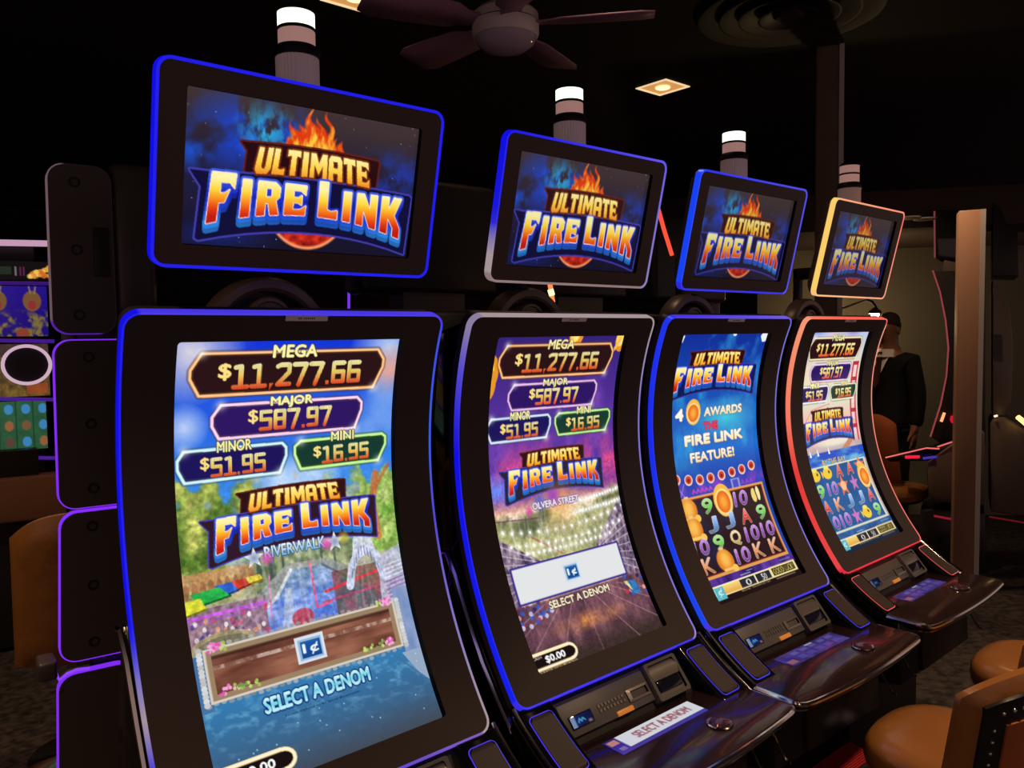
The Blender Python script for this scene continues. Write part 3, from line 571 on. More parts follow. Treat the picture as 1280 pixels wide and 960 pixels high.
TT, TY, TZ = 0.23157, 0.04287, 0.33521                # tilt and place of the upper display
def P3top(x, h, off=0.):
    return L3(x, TY+h*math.sin(TT)+off*math.cos(TT), TZ+h*math.cos(TT)-off*math.sin(TT))
RA, RB = np.array([.150, -.968]), np.array([.228, -1.062]); RT = (RB-RA)/np.hypot(*(RB-RA)); RN = np.array([-RT[1], RT[0]])
def P3rec(x, s, off=0.): q = RA+RT*s+RN*off; return L3(x, q[0], q[1])
def P3deck(x, y, off=0.): return L3(x, y, -1.060+off)
def rrloop(x0, x1, a0, a1, r, nc=6, nx=8, na=40):
    """rounded rectangle; gives (x, a, side, t along side)"""
    o = []
    for i in range(nx): o.append((x0+r+(x1-x0-2*r)*i/nx, a0, 'T', i/nx))
    for i in range(nc): t = PI/2*i/nc; o.append((x1-r+r*math.sin(t), a0+r-r*math.cos(t), 'T', 1.))
    for i in range(na): o.append((x1, a0+r+(a1-a0-2*r)*i/na, 'R', i/na))
    for i in range(nc): t = PI/2*i/nc; o.append((x1-r+r*math.cos(t), a1-r+r*math.sin(t), 'R', 1.))
    for i in range(nx): o.append((x1-r-(x1-x0-2*r)*i/nx, a1, 'B', 1-i/nx))
    for i in range(nc): t = PI/2*i/nc; o.append((x0+r-r*math.sin(t), a1-r+r*math.cos(t), 'B', 0.))
    for i in range(na): o.append((x0, a1-r-(a1-a0-2*r)*i/na, 'L', 1-i/na))
    for i in range(nc): t = PI/2*i/nc; o.append((x0+r-r*math.cos(t), a0+r-r*math.sin(t), 'L', 0.))
    return o
def frame(mb, Pf, outer, inner, o_out, o_in, depth_in, m=0):
    """flat frame between two rounded rectangles plus the wall down into the opening"""
    A = [Pf(p[0], p[1], o_out) for p in outer]; B = [Pf(p[0], p[1], o_in) for p in inner]; Cc = [Pf(p[0], p[1], depth_in) for p in inner]
    mb.quadgrid([A, B], False, True, m); mb.quadgrid([B, Cc], False, True, 1)
def band_color(spec, side, t):
    st = spec[side]; xs = [q[0] for q in st]; return np.array([np.interp(t, xs, [q[1][i] for q in st]) for i in range(3)])
def ledrim(name, Pf, x0, x1, a0, a1, r, spec, parent, wide=.005, deep=.018, sgn=1, nc=6, nx=8, na=40, gain=1.):
    """light strip around a panel: thin bright lip in front, glowing side wall behind it"""
    lo = rrloop(x0, x1, a0, a1, r, nc, nx, na); lo2 = rrloop(x0-wide, x1+wide, a0-wide, a1+wide, r+wide, nc, nx, na)
    rings = [[Pf(p[0], p[1], .0005) for p in lo], [Pf(p[0], p[1], .002) for p in lo2], [Pf(p[0], p[1], .0018) for p in lo2], [Pf(p[0], p[1], -deep) for p in lo2], [Pf(p[0], p[1], -deep) for p in lo]]
    mb = MB(); mb.quadgrid(rings, False, True)
    col = []
    for ri, rg in enumerate(rings):
        for p in lo:
            c = band_color(spec, p[2], p[3]); l = s2l(np.clip(c, 0, 255)/255.)
            if ri < 2: l = l*.97+.03*l.max()*np.array((.42, .36, 1.) if c[2] > c[0] else (1., .6, .45))*.8
            col.append(l*gain*(1.05 if ri < 2 else 1.0))
    return mb.build(name, LEDM, parent, colors=np.array(col))
BL = (16, 14, 225); BP = (70, 52, 225); LV = (125, 112, 205); GY = (165, 146, 150); BB = (25, 70, 235)
RD = (225, 45, 50); OR_ = (245, 130, 100); PK = (248, 160, 140); YL = (252, 205, 105)
def S(T, R, B, L): 
    f = lambda q: q if isinstance(q, list) else [(0, q)]
    return {'T': f(T), 'R': f(R), 'B': f(B), 'L': f(L)}
LED_MAIN = [S(BP, [(0, (60, 70, 225)), (.3, (55, 90, 215)), (.5, (80, 66, 200)), (.75, (130, 115, 190)), (1, GY)], [(0, BP), (.6, (90, 62, 200)), (1, (125, 90, 180))], [(0, BL), (.6, BL), (.70, (120, 110, 190)), (.78, GY), (.84, (110, 95, 190)), (.90, BL), (1, BL)]),
            S(GY, [(0, GY), (.3, LV), (1, LV)], (56, 44, 228), [(0, (140, 125, 160)), (.12, (85, 74, 205)), (.35, BL), (1, (18, 32, 232))]),
            S([(0, BP), (1, (110, 92, 225))], LV, BP, [(0, (30, 50, 235)), (.4, (24, 44, 235)), (1, BB)]),
            S([(0, (248, 120, 95)), (.5, (245, 95, 80)), (1, (240, 100, 85))], [(0, PK), (.5, (248, 140, 120)), (1, (245, 110, 100))], (232, 42, 62), [(0, (246, 150, 115)), (.4, (246, 120, 95)), (.6, (228, 60, 55)), (1, (232, 70, 70))])]
LED_TOP = [S(BL, BL, BL, BL), S([(0, BL), (1, (95, 80, 228))], [(0, (105, 90, 225)), (1, (140, 125, 180))], (138, 116, 116), [(0, BL), (.6, (28, 24, 215)), (.8, GY), (1, GY)]),
           S([(0, (35, 45, 232)), (1, (75, 72, 228))], (78, 76, 228), (40, 40, 225), (22, 66, 238)), S([(0, (252, 170, 120)), (1, (248, 140, 115))], [(0, (245, 110, 95)), (1, (250, 165, 140))], [(0, (252, 190, 130)), (1, (250, 160, 125))], YL)]
LED_PAD = [BP, BP, (72, 64, 232), (240, 95, 90)]
NU = [(340, 600, 330, 186), (250, 440, 230, 130), (210, 380, 180, 102), (170, 320, 140, 80)]
FRAMES = [(-0.449277, 1.766232, 0.709556), (0.184377, 2.337805, 0.714646), (0.803008, 2.860673, 0.699889), (1.460243, 3.451209, 0.730761)]
def grid_screen(name, Pf, x0, x1, a0, a1, off, cols, parent, label=None):
    nv, nu = cols.shape[:2]; V = np.zeros((nv, nu, 3), np.float32)
    xs = x0+(x1-x0)*np.arange(nu)/(nu-1)
    for j in range(nv):
        p0 = Pf(0., a0+(a1-a0)*j/(nv-1), off); V[j, :, 0] = xs; V[j, :, 1] = p0[1]; V[j, :, 2] = p0[2]
    idx = np.arange(nu*nv).reshape(nv, nu); q = np.stack([idx[:-1, :-1], idx[1:, :-1], idx[1:, 1:], idx[:-1, 1:]], -1).reshape(-1, 4)
    me = bpy.data.meshes.new(name); me.vertices.add(nu*nv); me.vertices.foreach_set('co', V.ravel())
    me.loops.add(q.size); me.loops.foreach_set('vertex_index', q.ravel().astype(np.int32)); me.polygons.add(len(q))
    me.polygons.foreach_set('loop_start', np.arange(0, q.size, 4, dtype=np.int32)); me.update(calc_edges=True); me.validate()
    at_ = me.color_attributes.new('glow', 'FLOAT_COLOR', 'POINT'); c4 = np.ones((nu*nv, 4), np.float32); c4[:, :3] = cols.reshape(-1, 3); at_.data.foreach_set('color', c4.ravel())
    me.materials.append(SCREENM); me.polygons.foreach_set('use_smooth', np.ones(len(q), bool))
    return link(name, me, parent, label=label)
SHARED = {}
def shared(name, parent, make, mats, bev=None, smooth=35, label=None):
    """mesh built once, used by all four machines"""
    if name not in SHARED:
        mb = MB(); make(mb); me = mb.mesh(name.split('#')[0], mats, smooth)
        if bev: bevel_mesh(me, bev)
        SHARED[name] = me
    return link(name.split('#')[0], SHARED[name], parent, label=label)
XB, UB0, UB1 = .3700, .005, 1.0670                     # bezel outline inside the light strip
def m_bezel(mb):
    o = rrloop(-XB, XB, UB0, UB1, .030); i = rrloop(-.268, .268, .064, 1.003, .008); frame(mb, P3, o, i, 0., 0., -.020)
    mb.quadgrid([[P3(p[0], p[1], 0.) for p in o], [P3(p[0], p[1], -.045) for p in o]], False, True)
    mb.quadgrid([[P3(x, u, -.045) for x in(-XB, XB)] for u in np.linspace(UB0+.02, UB1-.02, 30)])
def m_body(mb):
    prof = [curve(u, -.047) for u in np.linspace(.01, .80, 20)]+[(-.05, -.74), (-.26, -.72), (-.30, -.25), (-.26, .02)]
    mb.prism([L3(-.300, *p) for p in prof], (.600, 0, 0))
def m_lower(mb):
    prof = [curve(u, -.047) for u in np.linspace(.60, 1.06, 14)]+[(.20, -1.03), (.20, -1.09), (-.28, -1.09), (-.22, -.72), (-.17, -.60)]
    mb.prism([L3(-.358, *p) for p in prof], (.716, 0, 0))
def m_base(mb):
    prof = [(.355, -1.088), (.365, -1.34), (.20, -1.375), (.165, -1.46), (.165, -H+.002), (-.26, -H+.002), (-.26, -1.09)]; mb.prism([L3(-.33, *p) for p in prof], (.66, 0, 0))
def m_footstep(mb): mb.prism([L3(.04, *p) for p in((.165, -1.47), (.27, -1.50), (.375, -1.515), (.375, -1.56), (.30, -H+.002), (.165, -H+.002))], (.28, 0, 0))
def m_footmat(mb):
    for i in range(12): y = .275+i*.008; mb.box(L3(.18, y, -1.4995-(y-.27)*.143), (.26, .004, .005))
def m_bracket(sg):
    def f(mb): mb.tube([L3(sg*.345, y, z) for y, z in((.352, -1.09), (.360, -1.16), (.368, -1.217), (.392, -1.252), (.410, -1.276), (.424, -1.279))], .0045, 6)
    return f
def m_frontpanel(mb): mb.prism([L3(-.16, *p) for p in((.350, -1.10), (.366, -1.10), (.377, -1.33), (.350, -1.33))], (.48, 0, 0))
def m_wing(sg):
    def f(mb):
        x0, x1 = (.268*sg, .384*sg); n = 14; top = [padc(s) for s in np.linspace(-.012, PADL+.004, n)]
        prof = top+[(.315, -1.0715), (.20, -1.0715), (.13, -1.0)]; mb.prism([L3(x0, *p) for p in prof], (x1-x0, 0, 0))
    return f
def m_padface(sg):
    def f(mb):
        o = rrloop(.285 if sg > 0 else -.362, .362 if sg > 0 else -.285, .018, .184, .012, 5, 4, 12)
        c = [P3pad(p[0], p[1], .0035) for p in o]; cc = [P3pad(sg*.3235, .018+.166*i, .0035) for i in(.15, .3, .5, .7, .85)]
        # strips across
        for i in range(len(o)): pass
        rows = []
        for s in np.linspace(.018, .184, 14):
            dx = .012-math.sqrt(max(0, .012**2-max(0, .030-s, s-.172)**2)) if (s < .030 or s > .172) else 0.
            rows.append([P3pad(sg*x, s, .0035) for x in(.285+dx, .3235, .362-dx)])
        mb.quadgrid(rows)
        mb.quadgrid([[P3pad(p[0], p[1], .0035) for p in o], [P3pad(p[0], p[1], -.002) for p in o]], False, True)
    return f
def m_trim(sg):
    def f(mb): mb.tube([P3pad(sg*.386, s, -.001) for s in np.linspace(-.02, PADL, 14)], .006, 8)
    return f
def m_trimlow(sg):
    def f(mb): mb.tube([P3pad(sg*.384, s, -.022) for s in np.linspace(-.01, PADL+.01, 14)], .003, 6)
    return f
def m_sidetrim(sg):
    def f(mb): mb.tube([L3(sg*.362, y, z) for y, z in ((-.172, -.603), (-.150, -.60), (-.115, -.66), (-.06, -.77), (.0, -.87), (.06, -.95), (.12, -1.02))], .0105, 8)
    return f
DECK = [(-.384, .20)]+[(-.386, .33), (-.388, .40), (-.390, .455)]+[(-.386, .474), (-.372, .486)]+[(x, .489+.022*(1-(x/.38)**2)) for x in np.linspace(-.34, .34, 15)]+[(.372, .486), (.386, .474), (.390, .455), (.388, .40), (.386, .33), (.384, .20)]
def m_deck(mb): mb.prism([P3deck(x, y, 0) for x, y in DECK], (0, 0, -.026))
def m_decklip(mb):
    mb.tube([P3deck(x, y, -.010) for x, y in DECK[1:-1]], .0085, 8)
def m_underlip(mb): mb.tube([P3deck(x*.97, y-.012, -.033) for x, y in DECK[2:-2]], .0045, 6)
def m_palm(mb): mb.tube([P3deck(x, .345+.05*(x/.25)**2*0+.035*math.cos(x*7), .0005) for x in np.linspace(-.22, .12, 12)], .0016, 5)
def m_recess(mb): mb.quadgrid([[P3rec(x, s, 0) for x in(-.268, .268)] for s in(-.02, .125)]); mb.prism([P3rec(-.268, -.02, 0), P3rec(.268, -.02, 0), P3rec(.268, .125, 0), P3rec(-.268, .125, 0)], Vector(P3rec(0, 0, -.02))-Vector(P3rec(0, 0, 0)))
def slab(Pf, x0, x1, a0, a1, h, base=0.):
    def f(mb):
        A = [Pf(x0, a0, base), Pf(x1, a0, base), Pf(x1, a1, base), Pf(x0, a1, base)]; mb.prism(A, Vector(Pf(x0, a0, base+h))-Vector(A[0]))
    return f
def m_keys(i):
    def f(mb):
        r, c_ = divmod(i, 8); x = -.125+c_*.0135+r*.002; s = .050+r*.013; slab(P3rec, x, x+.008, s, s+.008, .003, .012)(mb)
    return f
def m_billhood(mb):
    n = 10
    rows = [[P3rec(x, s, h) for x in(.100, .112, .212, .224)] for s, h in((.010, .012), (.018, .020), (.035, .025), (.058, .022))]
    mb.quadgrid(rows); slab(P3rec, .100, .224, .008, .108, .016)(mb)
def m_billframe(mb): frame(mb, P3rec, rrloop(.092, .232, .004, .114, .008, 4, 4, 6), rrloop(.104, .220, .012, .104, .006, 4, 4, 6), .024, .024, .004); mb.quadgrid([[P3rec(p[0], p[1], .024) for p in rrloop(.092, .232, .004, .114, .008, 4, 4, 6)], [P3rec(p[0], p[1], 0) for p in rrloop(.092, .232, .004, .114, .008, 4, 4, 6)]], False, True)
def m_topcase(mb):
    o = rrloop(-.316, .316, -.189, .189, .022, 6, 8, 8); i = rrloop(-.265, .265, -.149, .149, .006, 6, 8, 8); frame(mb, P3top, o, i, 0., 0., -.014)
    o2 = rrloop(-.300, .300, -.175, .175, .03, 6, 8, 8)
    mb.quadgrid([[P3top(p[0], p[1], 0) for p in o], [P3top(p[0], p[1], -.030) for p in o], [P3top(p[0], p[1], -.052) for p in o2]], False, True); mb.ngon([P3top(p[0], p[1], -.052) for p in o2])
def m_neck(mb):
    mb.box(L3(.01, -.2525, .13), (.05, .025, .30)); mb.box(L3(.01, -.145, .262), (.05, .24, .05)); mb.box(L3(0, -.035, .36), (.30, .05, .20)); mb.box(L3(0, -.035, .49), (.09, .06, .08))
def m_ring(mb):
    c = L3(0, -.21, -.01); n = 40
    rows = []
    for y, r in((.02, .126), (.028, .134), (.028, .152), (.015, .160), (-.03, .160), (-.03, .126)): rows.append([(r*math.cos(2*PI*k/n), c[1]-y, c[2]+r*math.sin(2*PI*k/n)) for k in range(n)])
    mb.quadgrid(rows, True, True)
def m_hub(mb):
    c = L3(0, -.21, .045); n = 28; rows = [[(r*math.cos(2*PI*k/n), c[1]-y, c[2]+r*math.sin(2*PI*k/n)) for k in range(n)] for y, r in((-.04, .058), (.022, .058), (.028, .054), (.028, .047), (.024, .044), (.024, .004))]
    mb.quadgrid(rows, False, True); mb.ngon(rows[0])
def m_hubplate(mb):
    c = L3(0, -.235, -.01); n = 32; r = .128; mb.prism([(r*math.cos(2*PI*k/n), c[1], c[2]+r*math.sin(2*PI*k/n)) for k in range(n)], (0, .015, 0))
TWX, TWY = .005, -.017
def tw(prof, n=28):
    def f(mb): c = L3(TWX, TWY, 0); mb.lathe([(r, z) for r, z in prof], (c[0], c[1], c[2]), n)
    return f
def m_towerbase(mb):
    c = L3(TWX, TWY, 0); n = 72; rows = []
    for z in(.525, .612):
        rows.append([(c[0]+(.0465-(.0022 if k % 2 else 0))*math.cos(2*PI*k/n), c[1]+(.0465-(.0022 if k % 2 else 0))*math.sin(2*PI*k/n), c[2]+z) for k in range(n)])
    mb.quadgrid(rows, False, True)
LENSOFF = mat('lens_unlit_glow', rgb(205, 160, 150), .35, emit=rgb(200, 150, 140), es=.45)  # emission stands in for neighbouring light showing through the unlit lens
LENSON = mat('lens_lit', (.8, .9, .75), .3, emit=(1.0, 1.25, .92), es=1.6)
SMOKE = mat('smoked_ribs_glow', (.70, .48, .42), .3, spec=.6, emit=(.5, .36, .31), es=.09)  # faint emission brightens the ribs, though the base holds no light
DARKGLASS = mat('dark_glass', (.01, .01, .02), .08, spec=.6)
TOPM = mat('bezel_plastic_lit', (.088, .055, .049), .5, spec=.4, bump=(700, .04))  # bezel plastic in a lighter copy, imitating more light on the topper
RINGM = mat('ring_plastic', (.13, .085, .065), .35, spec=.5, bump=(300, .05))
DIALR = mat('spin_button', (.10, .04, .06), .1, .4, coat=.5)
def led_bar(name, pts, r, srgb, parent, gain=1.2, n=6, tri=None):
    mb = MB(); mb.tube(pts, r, n); return mb.build(name, LEDM, parent, colors=np.tile(s2l(np.array(srgb)/255.)*gain, (len(mb.v), 1)))
def deck_display(k, parent):
    C = Canvas(120, 28, .36/.08)
    if k == 1 or k == 0:
        C.a[:] = mix((40, 30, 110), (70, 55, 150), C.V); C.rect(.13, .0, 1, .78, (205, 208, 212)); text(C, 'SELECT A DENOM', .27, .20, .90, .58, (150, 90, 95), bold=.03); C.rect(.02, .1, .11, .4, (185, 120, 110)); C.rect(.04, .6, .1, .8, (120, 100, 170))
    else:
        C.a[:] = mix((40, 38, 95), (95, 70, 165), noise(C.U*3, C.V, 4, 7)*1.4-.2)
        for i in range(5): C.rect(.22+i*.15, .15, .32+i*.15, .38, (130, 120, 200), .6); C.rect(.22+i*.15, .5, .32+i*.15, .8, (95, 85, 190), .7)
        C.rect(.03, .55, .14, .85, (170, 105, 120)); C.rect(.5, .05, .62, .14, (190, 190, 215))
        C.a *= .8
    return grid_screen('deck_display', P3deck, -.18, .18, .262, .336, .0015, C.colors(), parent)
LABELS = ['slot machine nearest the camera with riverwalk town screen and all-blue lit topper',
          'slot machine second from the left with purple evening street screen and white denomination box',
          'slot machine third in the row with bonus text and reels on blue screen',
          'slot machine at the far end of the row outlined in red and orange light']
def machine(k):
    x, y, a = FRAMES[k]; t = thing('slot_machine', (x, y, 0), a, LABELS[k], 'slot machine', 'curved slot machines in the row')
    shared('cabinet_body', t, m_body, GLOSS, .012); shared('lower_body', t, m_lower, GLOSS, .010); shared('base_cabinet', t, m_base, BLACK, .008); shared('front_panel', t, m_frontpanel, mat('front_lacquer', (.030, .012, .014), .2, spec=.5), .004); fs = shared('foot_step', t, m_footstep, BLACK, .006) if k == 2 else None; k == 2 and shared('foot_mat', fs, m_footmat, mat('rubber_red_lit', (.55, .02, .03), .5))  # the mat's red colour stands in for red light on its ridges
    for sg in(-1, 1): shared('foot_bracket#%d' % sg, t, m_bracket(sg), CHROME)
    shared('bezel', t, m_bezel, [BEZEL, GASKET], None, 30)
    ledrim('bezel_light_strip', P3, -XB, XB, UB0, UB1, .030, LED_MAIN[k], t)
    sc = NU[k]; grid_screen('curved_screen', P3, -.2675, .2675, .0645, 1.0025, -.0185, screen_art(k, sc[0], sc[1]), t)
    pl = shared('name_plate', t, slab(P3, -.047, .053, .004, .017, .0025, .0005), LABELM, .001)
    mb = MB()
    for i in range(9):
        if i != 2: mb.quadgrid([[P3(xx, uu, .0034) for xx in(-.018+i*.0045, -.0155+i*.0045)] for uu in(.0085, .0125)])
    mb.build('plate_print', PRINT, pl)
    for sg in(-1, 1):
        wg = shared('wing#%d' % sg, t, m_wing(sg), GLOSS, .004); shared('wing_pad#%d' % sg, t, m_padface(sg), BEZEL)
        c = LED_PAD[k]; ledrim('pad_light_strip', P3pad, .285 if sg > 0 else -.362, .362 if sg > 0 else -.285, .018, .184, .012, S(c, c, c, c), wg, .0028, .004, nc=5, nx=4, na=12)
        shared('chrome_trim#%d' % sg, t, m_trim(sg), CHROME); shared('chrome_trim#low%d' % sg, t, m_trimlow(sg), CHROME); shared('side_trim#%d' % sg, t, m_sidetrim(sg), CHROME)
    rp = shared('recess_wall', t, m_recess, BLACK)
    pn = shared('reader_panel', t, slab(P3rec, -.255, .088, .012, .100, .012), GREYP, .003)
    cd = shared('card_display', t, slab(P3rec, -.235, -.152, .049, .083, .003, .012), DARKGLASS, .001)
    C = Canvas(26, 12, 2.4); C.a[:] = mix((20, 40, 110), (14, 20, 60), C.U); C.rect(0, 0, .22, 1, (130, 150, 190)); C.line([(.32, .65), (.40, .35), (.46, .60), (.54, .40), (.62, .60)], .05, (90, 190, 230), .9); C.rect(.75, .7, .9, .9, (150, 110, 110)); C.a *= (.9 if k < 3 else .6)
    grid_screen('card_screen', P3rec, -.232, -.155, .052, .080, .0156, C.colors(), cd)
    for i in range(16): shared('key#%d' % i, pn, m_keys(i), STEEL)
    shared('service_button', pn, slab(P3rec, -.072, -.008, .086, .100, .006, .012), ORANGEB, .002)
    shared('ticket_slot', pn, lambda mb: frame(mb, P3rec, rrloop(-.008, .082, .046, .080, .003, 3, 3, 3), rrloop(.004, .072, .053, .073, .002, 3, 3, 3), .016, .018, .0125), [STEEL, GASKET])
    bf = shared('bill_acceptor', t, m_billframe, [GREYP, GASKET]); shared('bill_hood', bf, m_billhood, STEEL); shared('bill_slot', bf, slab(P3rec, .112, .212, .060, .092, .006, .016), DARKGLASS, .003)
    dk = shared('button_deck', t, m_deck, DECKM, .004); shared('deck_edge', dk, m_decklip, CHROME); shared('deck_under_edge', dk, m_underlip, CHROME)
    deck_display(k, dk)
    sb = shared('spin_button', dk, lambda mb: mb.lathe([(.030, 0), (.030, .006), (.026, .011), (.014, .014), (0, .015)], P3deck(.135, .405, 0), 24), DIALR); shared('spin_ring', sb, lambda mb: mb.lathe([(.031, 0), (.036, .001), (.037, .004), (.034, .006), (.031, .005)], P3deck(.135, .405, 0), 24), CHROME)
    tp = shared('topper_case', t, m_topcase, [TOPM, GASKET], None, 30); ledrim('topper_light_strip', lambda x_, h_, o_=0.: P3top(x_, -h_, o_), -.316, .316, -.189, .189, .022, LED_TOP[k], tp, .0065, .020, nc=6, nx=8, na=8)
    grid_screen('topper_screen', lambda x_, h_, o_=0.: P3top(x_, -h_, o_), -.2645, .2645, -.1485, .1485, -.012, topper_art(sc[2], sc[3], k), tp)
    shared('topper_neck', t, m_neck, BLACK, .006)
    rg = shared('support_ring', t, m_ring, RINGM); shared('ring_plate', rg, m_hubplate, BLACK); shared('ring_hub', rg, m_hub, RINGM)
    tb = shared('signal_lamp_base', t, m_towerbase, SMOKE, None, 0); shared('signal_lamp_collar', tb, tw([(.0, .608), (.049, .608), (.0495, .622), (.044, .632), (0, .632)]), BLACK)
    shared('signal_lens', tb, tw([(.0395, .630), (.0395, .667)]), LENSOFF, label='unlit pinkish lens with added glow'); shared('signal_divider', tb, tw([(0, .665), (.041, .665), (.041, .672), (0, .672)]), BLACK)
    shared('signal_lens#up%d' % (k == 3), tb, tw([(.0395, .671), (.0395, .704)]), LENSOFF if k == 3 else LENSON, label=None if k == 3 else 'glowing white upper lens'); shared('signal_lamp_cap', tb, tw([(0, .703), (.041, .703), (.041, .708), (.033, .716), (0, .717)]), GLOSS)
    return t
MACH = [machine(k) for k in range(4)]
# ================================================================== setting
CARPET = mat('carpet', (.010, .008, .009), .9, spec=.2, var=(26, .35, (.06, .045, .04)), bump=(300, .6))
CEILM = mat('ceiling_paint', (.014, .010, .010), .8, var=(3, .6, (.018, .012, .012)))
WALLM = mat('olive_wall', (.130, .118, .095), .8, var=(4, .8, (.145, .13, .105)))
DARKW = mat('dark_wall', (.016, .013, .013), .8, var=(3, .7, (.022, .017, .017)))
PILM = mat('pillar_paint', (.40, .21, .13), .6, var=(5, .8, (.43, .23, .14)), bump=(60, .05))
PILM1 = mat('pillar_olive', (.16, .11, .075), .7, var=(5, .8, (.18, .125, .085)))
GUARD = mat('corner_guard', (.62, .55, .52), .4)
SOFF = mat('soffit_paint', (.045, .026, .026), .7, var=(4, .7, (.05, .03, .03)))
def plane_box(name, c, d, m, bev=None, rz=0., label=None):
    mb = MB(); mb.box((0, 0, 0), d); me = mb.mesh(name, m, 0)
    if bev: bevel_mesh(me, bev)
    o = structure(link(name, me, loc=c), label); o.rotation_euler = (0, 0, rz); return o
plane_box('floor', (1, 5, -.05), (20, 20, .1), CARPET)
plane_box('ceiling', (1, 5, CEIL+.05), (20, 20, .1), CEILM)
plane_box('wall_back', (1, 11.2, CEIL/2), (20, .2, CEIL), DARKW)
plane_box('wall_left', (-7, 5, CEIL/2), (.2, 20, CEIL), DARKW)
ROWA = .71
# alcove at the end of the row: olive wall, low bulkhead over it
plane_box('wall_alcove', (3.95, 7.75, 1.30), (3.1, .12, 2.60), WALLM, None, -.10)
plane_box('trim_1', (4.1, 6.95, H+.94), (3.6, 1.8, .30), SOFF, .01, -.22)
plane_box('trim_2', (3.18, 7.74, 1.3), (.06, .06, 2.58), mat('wall_seam', (.13, .11, .08), .7), None, -.10)
# two square columns with metal corner guards
def column(c, wdt, h0, h1, m, rz, gside):
    t = structure(bpy.data.objects.new('pillar', None)); COL.objects.link(t); t.location = (c[0], c[1], 0); t.rotation_euler = (0, 0, rz)
    mb = MB(); mb.box((0, 0, (h0+h1)/2), (wdt, wdt, h1-h0)); me = mb.mesh('shaft', m, 0); bevel_mesh(me, .006, 2); link('shaft', me, t)
    g = wdt/2+.003; mb = MB(); x = g*gside
    mb.prism([(x, -g, h0), (x-.026*gside, -g, h0), (x-.026*gside, -g-.004, h0), (x+.004*gside, -g-.004, h0), (x+.004*gside, -g+.026, h0), (x, -g+.026, h0)], (0, 0, (h1-h0)*1.))
    mb.build('corner_guard', GUARD, t, 0)
    return t
p2 = at(1219, 500, 5.4); column((p2.x, p2.y+.1), .150, 0, H+.80, PILM, -.40, 1)
p1 = at(1043, 200, 5.2); column((p1.x, p1.y+.1), .162, 0, CEIL, PILM1, -.33, 1)
p3 = at(893, 380, 4.9); mb = MB(); mb.box((0, 0, 1.05), (.055, .055, 2.1)); me = mb.mesh('trim_3', mat('lavender_post', (.42, .36, .46), .5), 0); bevel_mesh(me, .005); structure(link('trim_3', me, loc=(p3.x, p3.y, 0)))

# ------------------------------------------------------------------ ceiling fixtures
CAN = mat('can_reflector', (.75, .45, .20), .35, emit=(1.0, .46, .13), es=.62); LAMPF = mat('lamp_face', (1, .8, .6), .4, emit=(1, .72, .42), es=1.5)
WHITEP = mat('white_trim_glow', (.8, .66, .5), .4, emit=(1.0, .72, .42), es=.9)  # trim given emission to imitate lamp light falling on it
def downlight(x, y, rz, lab):
    t = thing('recessed_downlight', (x, y, CEIL), rz, lab, 'ceiling light', 'square recessed ceiling lights')
    s_ = .125; mb = MB()
    o = [(-s_-.018, -s_-.018), (s_+.018, -s_-.018), (s_+.018, s_+.018), (-s_-.018, s_+.018)]; i = [(-s_, -s_), (s_, -s_), (s_, s_), (-s_, s_)]
    mb.quadgrid([[(p[0], p[1], -.001) for p in o], [(p[0], p[1], -.007) for p in o], [(p[0], p[1], -.007) for p in i], [(p[0], p[1], -.001) for p in i]], True, True); mb.build('trim_frame', WHITEP, t, 0)
    mb = MB(); mb.ngon([(p[0], p[1], -.0025) for p in i]); f = mb.build('diffuser', CAN, t, 0)
    mb = MB(); mb.lathe([(.055, -.004), (.055, -.010), (.045, -.014), (0, -.015)], (0, 0, 0), 20); mb.build('lamp', LAMPF, t)
downlight(1.162, 6.13, ROWA, 'small square recessed light in ceiling right of the fan')
downlight(-.815, 4.47, ROWA, 'square recessed light cut by the top edge of the picture')
def alcove_light(px, py, lab):
    r = ray(px, py); q = r*((.785)/r.z); t = thing('puck_light', (q.x, q.y, H+.785), 0, lab, 'ceiling light', 'small lights under the bulkhead')
    mb = MB(); mb.lathe([(.075, .004), (.075, -.006), (.062, -.010)], (0, 0, 0), 20); mb.build('rim', STEEL, t); mb = MB(); mb.lathe([(.062, -.008), (0, -.009)], (0, 0, 0), 20); mb.build('lens', mat('puck_lens', (.9, .8, .65), .4, emit=(1, .82, .6), es=1.0), t)
alcove_light(1156, 273.5, 'brighter small oval light under the bulkhead beside the far topper'); alcove_light(1137, 272, 'dimmer small oval light under the bulkhead nearest the far topper')
# ceiling fan
fc = at(632, 45, 3.6); FAN = thing('ceiling_fan', (fc.x, fc.y, CEIL), 0, 'white ceiling fan with round motor and white blades coloured mauve as if lit', 'fan')
FANW = mat('fan_white', (.85, .70, .68), .45); FANB = mat('fan_blade', (.42, .21, .32), .5, var=(8, .8, (.46, .24, .36))); z0 = fc.z-CEIL  # mauve in the blade colour stands in for reddish light on white blades
mb = MB(); mb.lathe([(.0, 0), (.07, 0), (.065, -.05), (.02, -.07), (.018, z0+.12), (.0, z0+.12)], (0, 0, 0), 20); mb.build('downrod', FANW, FAN)
mb = MB(); mb.lathe([(.03, z0+.13), (.12, z0+.115), (.148, z0+.09), (.150, z0+.055), (0, z0+.055)], (0, 0, 0), 36); mb.build('motor_housing', FANW, FAN)
mb = MB(); mb.lathe([(.1475, z0+.056), (.1475, z0+.050)], (0, 0, 0), 36); mb.build('housing_seam', BLACK, FAN)
mb = MB(); mb.lathe([(.150, z0+.051), (.150, z0+.005), (.142, z0-.012), (0, z0-.012)], (0, 0, 0), 36); mb.build('lower_housing', FANW, FAN)
mb = MB(); mb.lathe([(.138, z0-.012), (.125, z0-.038), (.09, z0-.062), (.04, z0-.074), (0, z0-.076)], (0, 0, 0), 36); mb.build('bottom_dome', mat('fan_dome', (.60, .48, .62), .12, spec=.6), FAN)
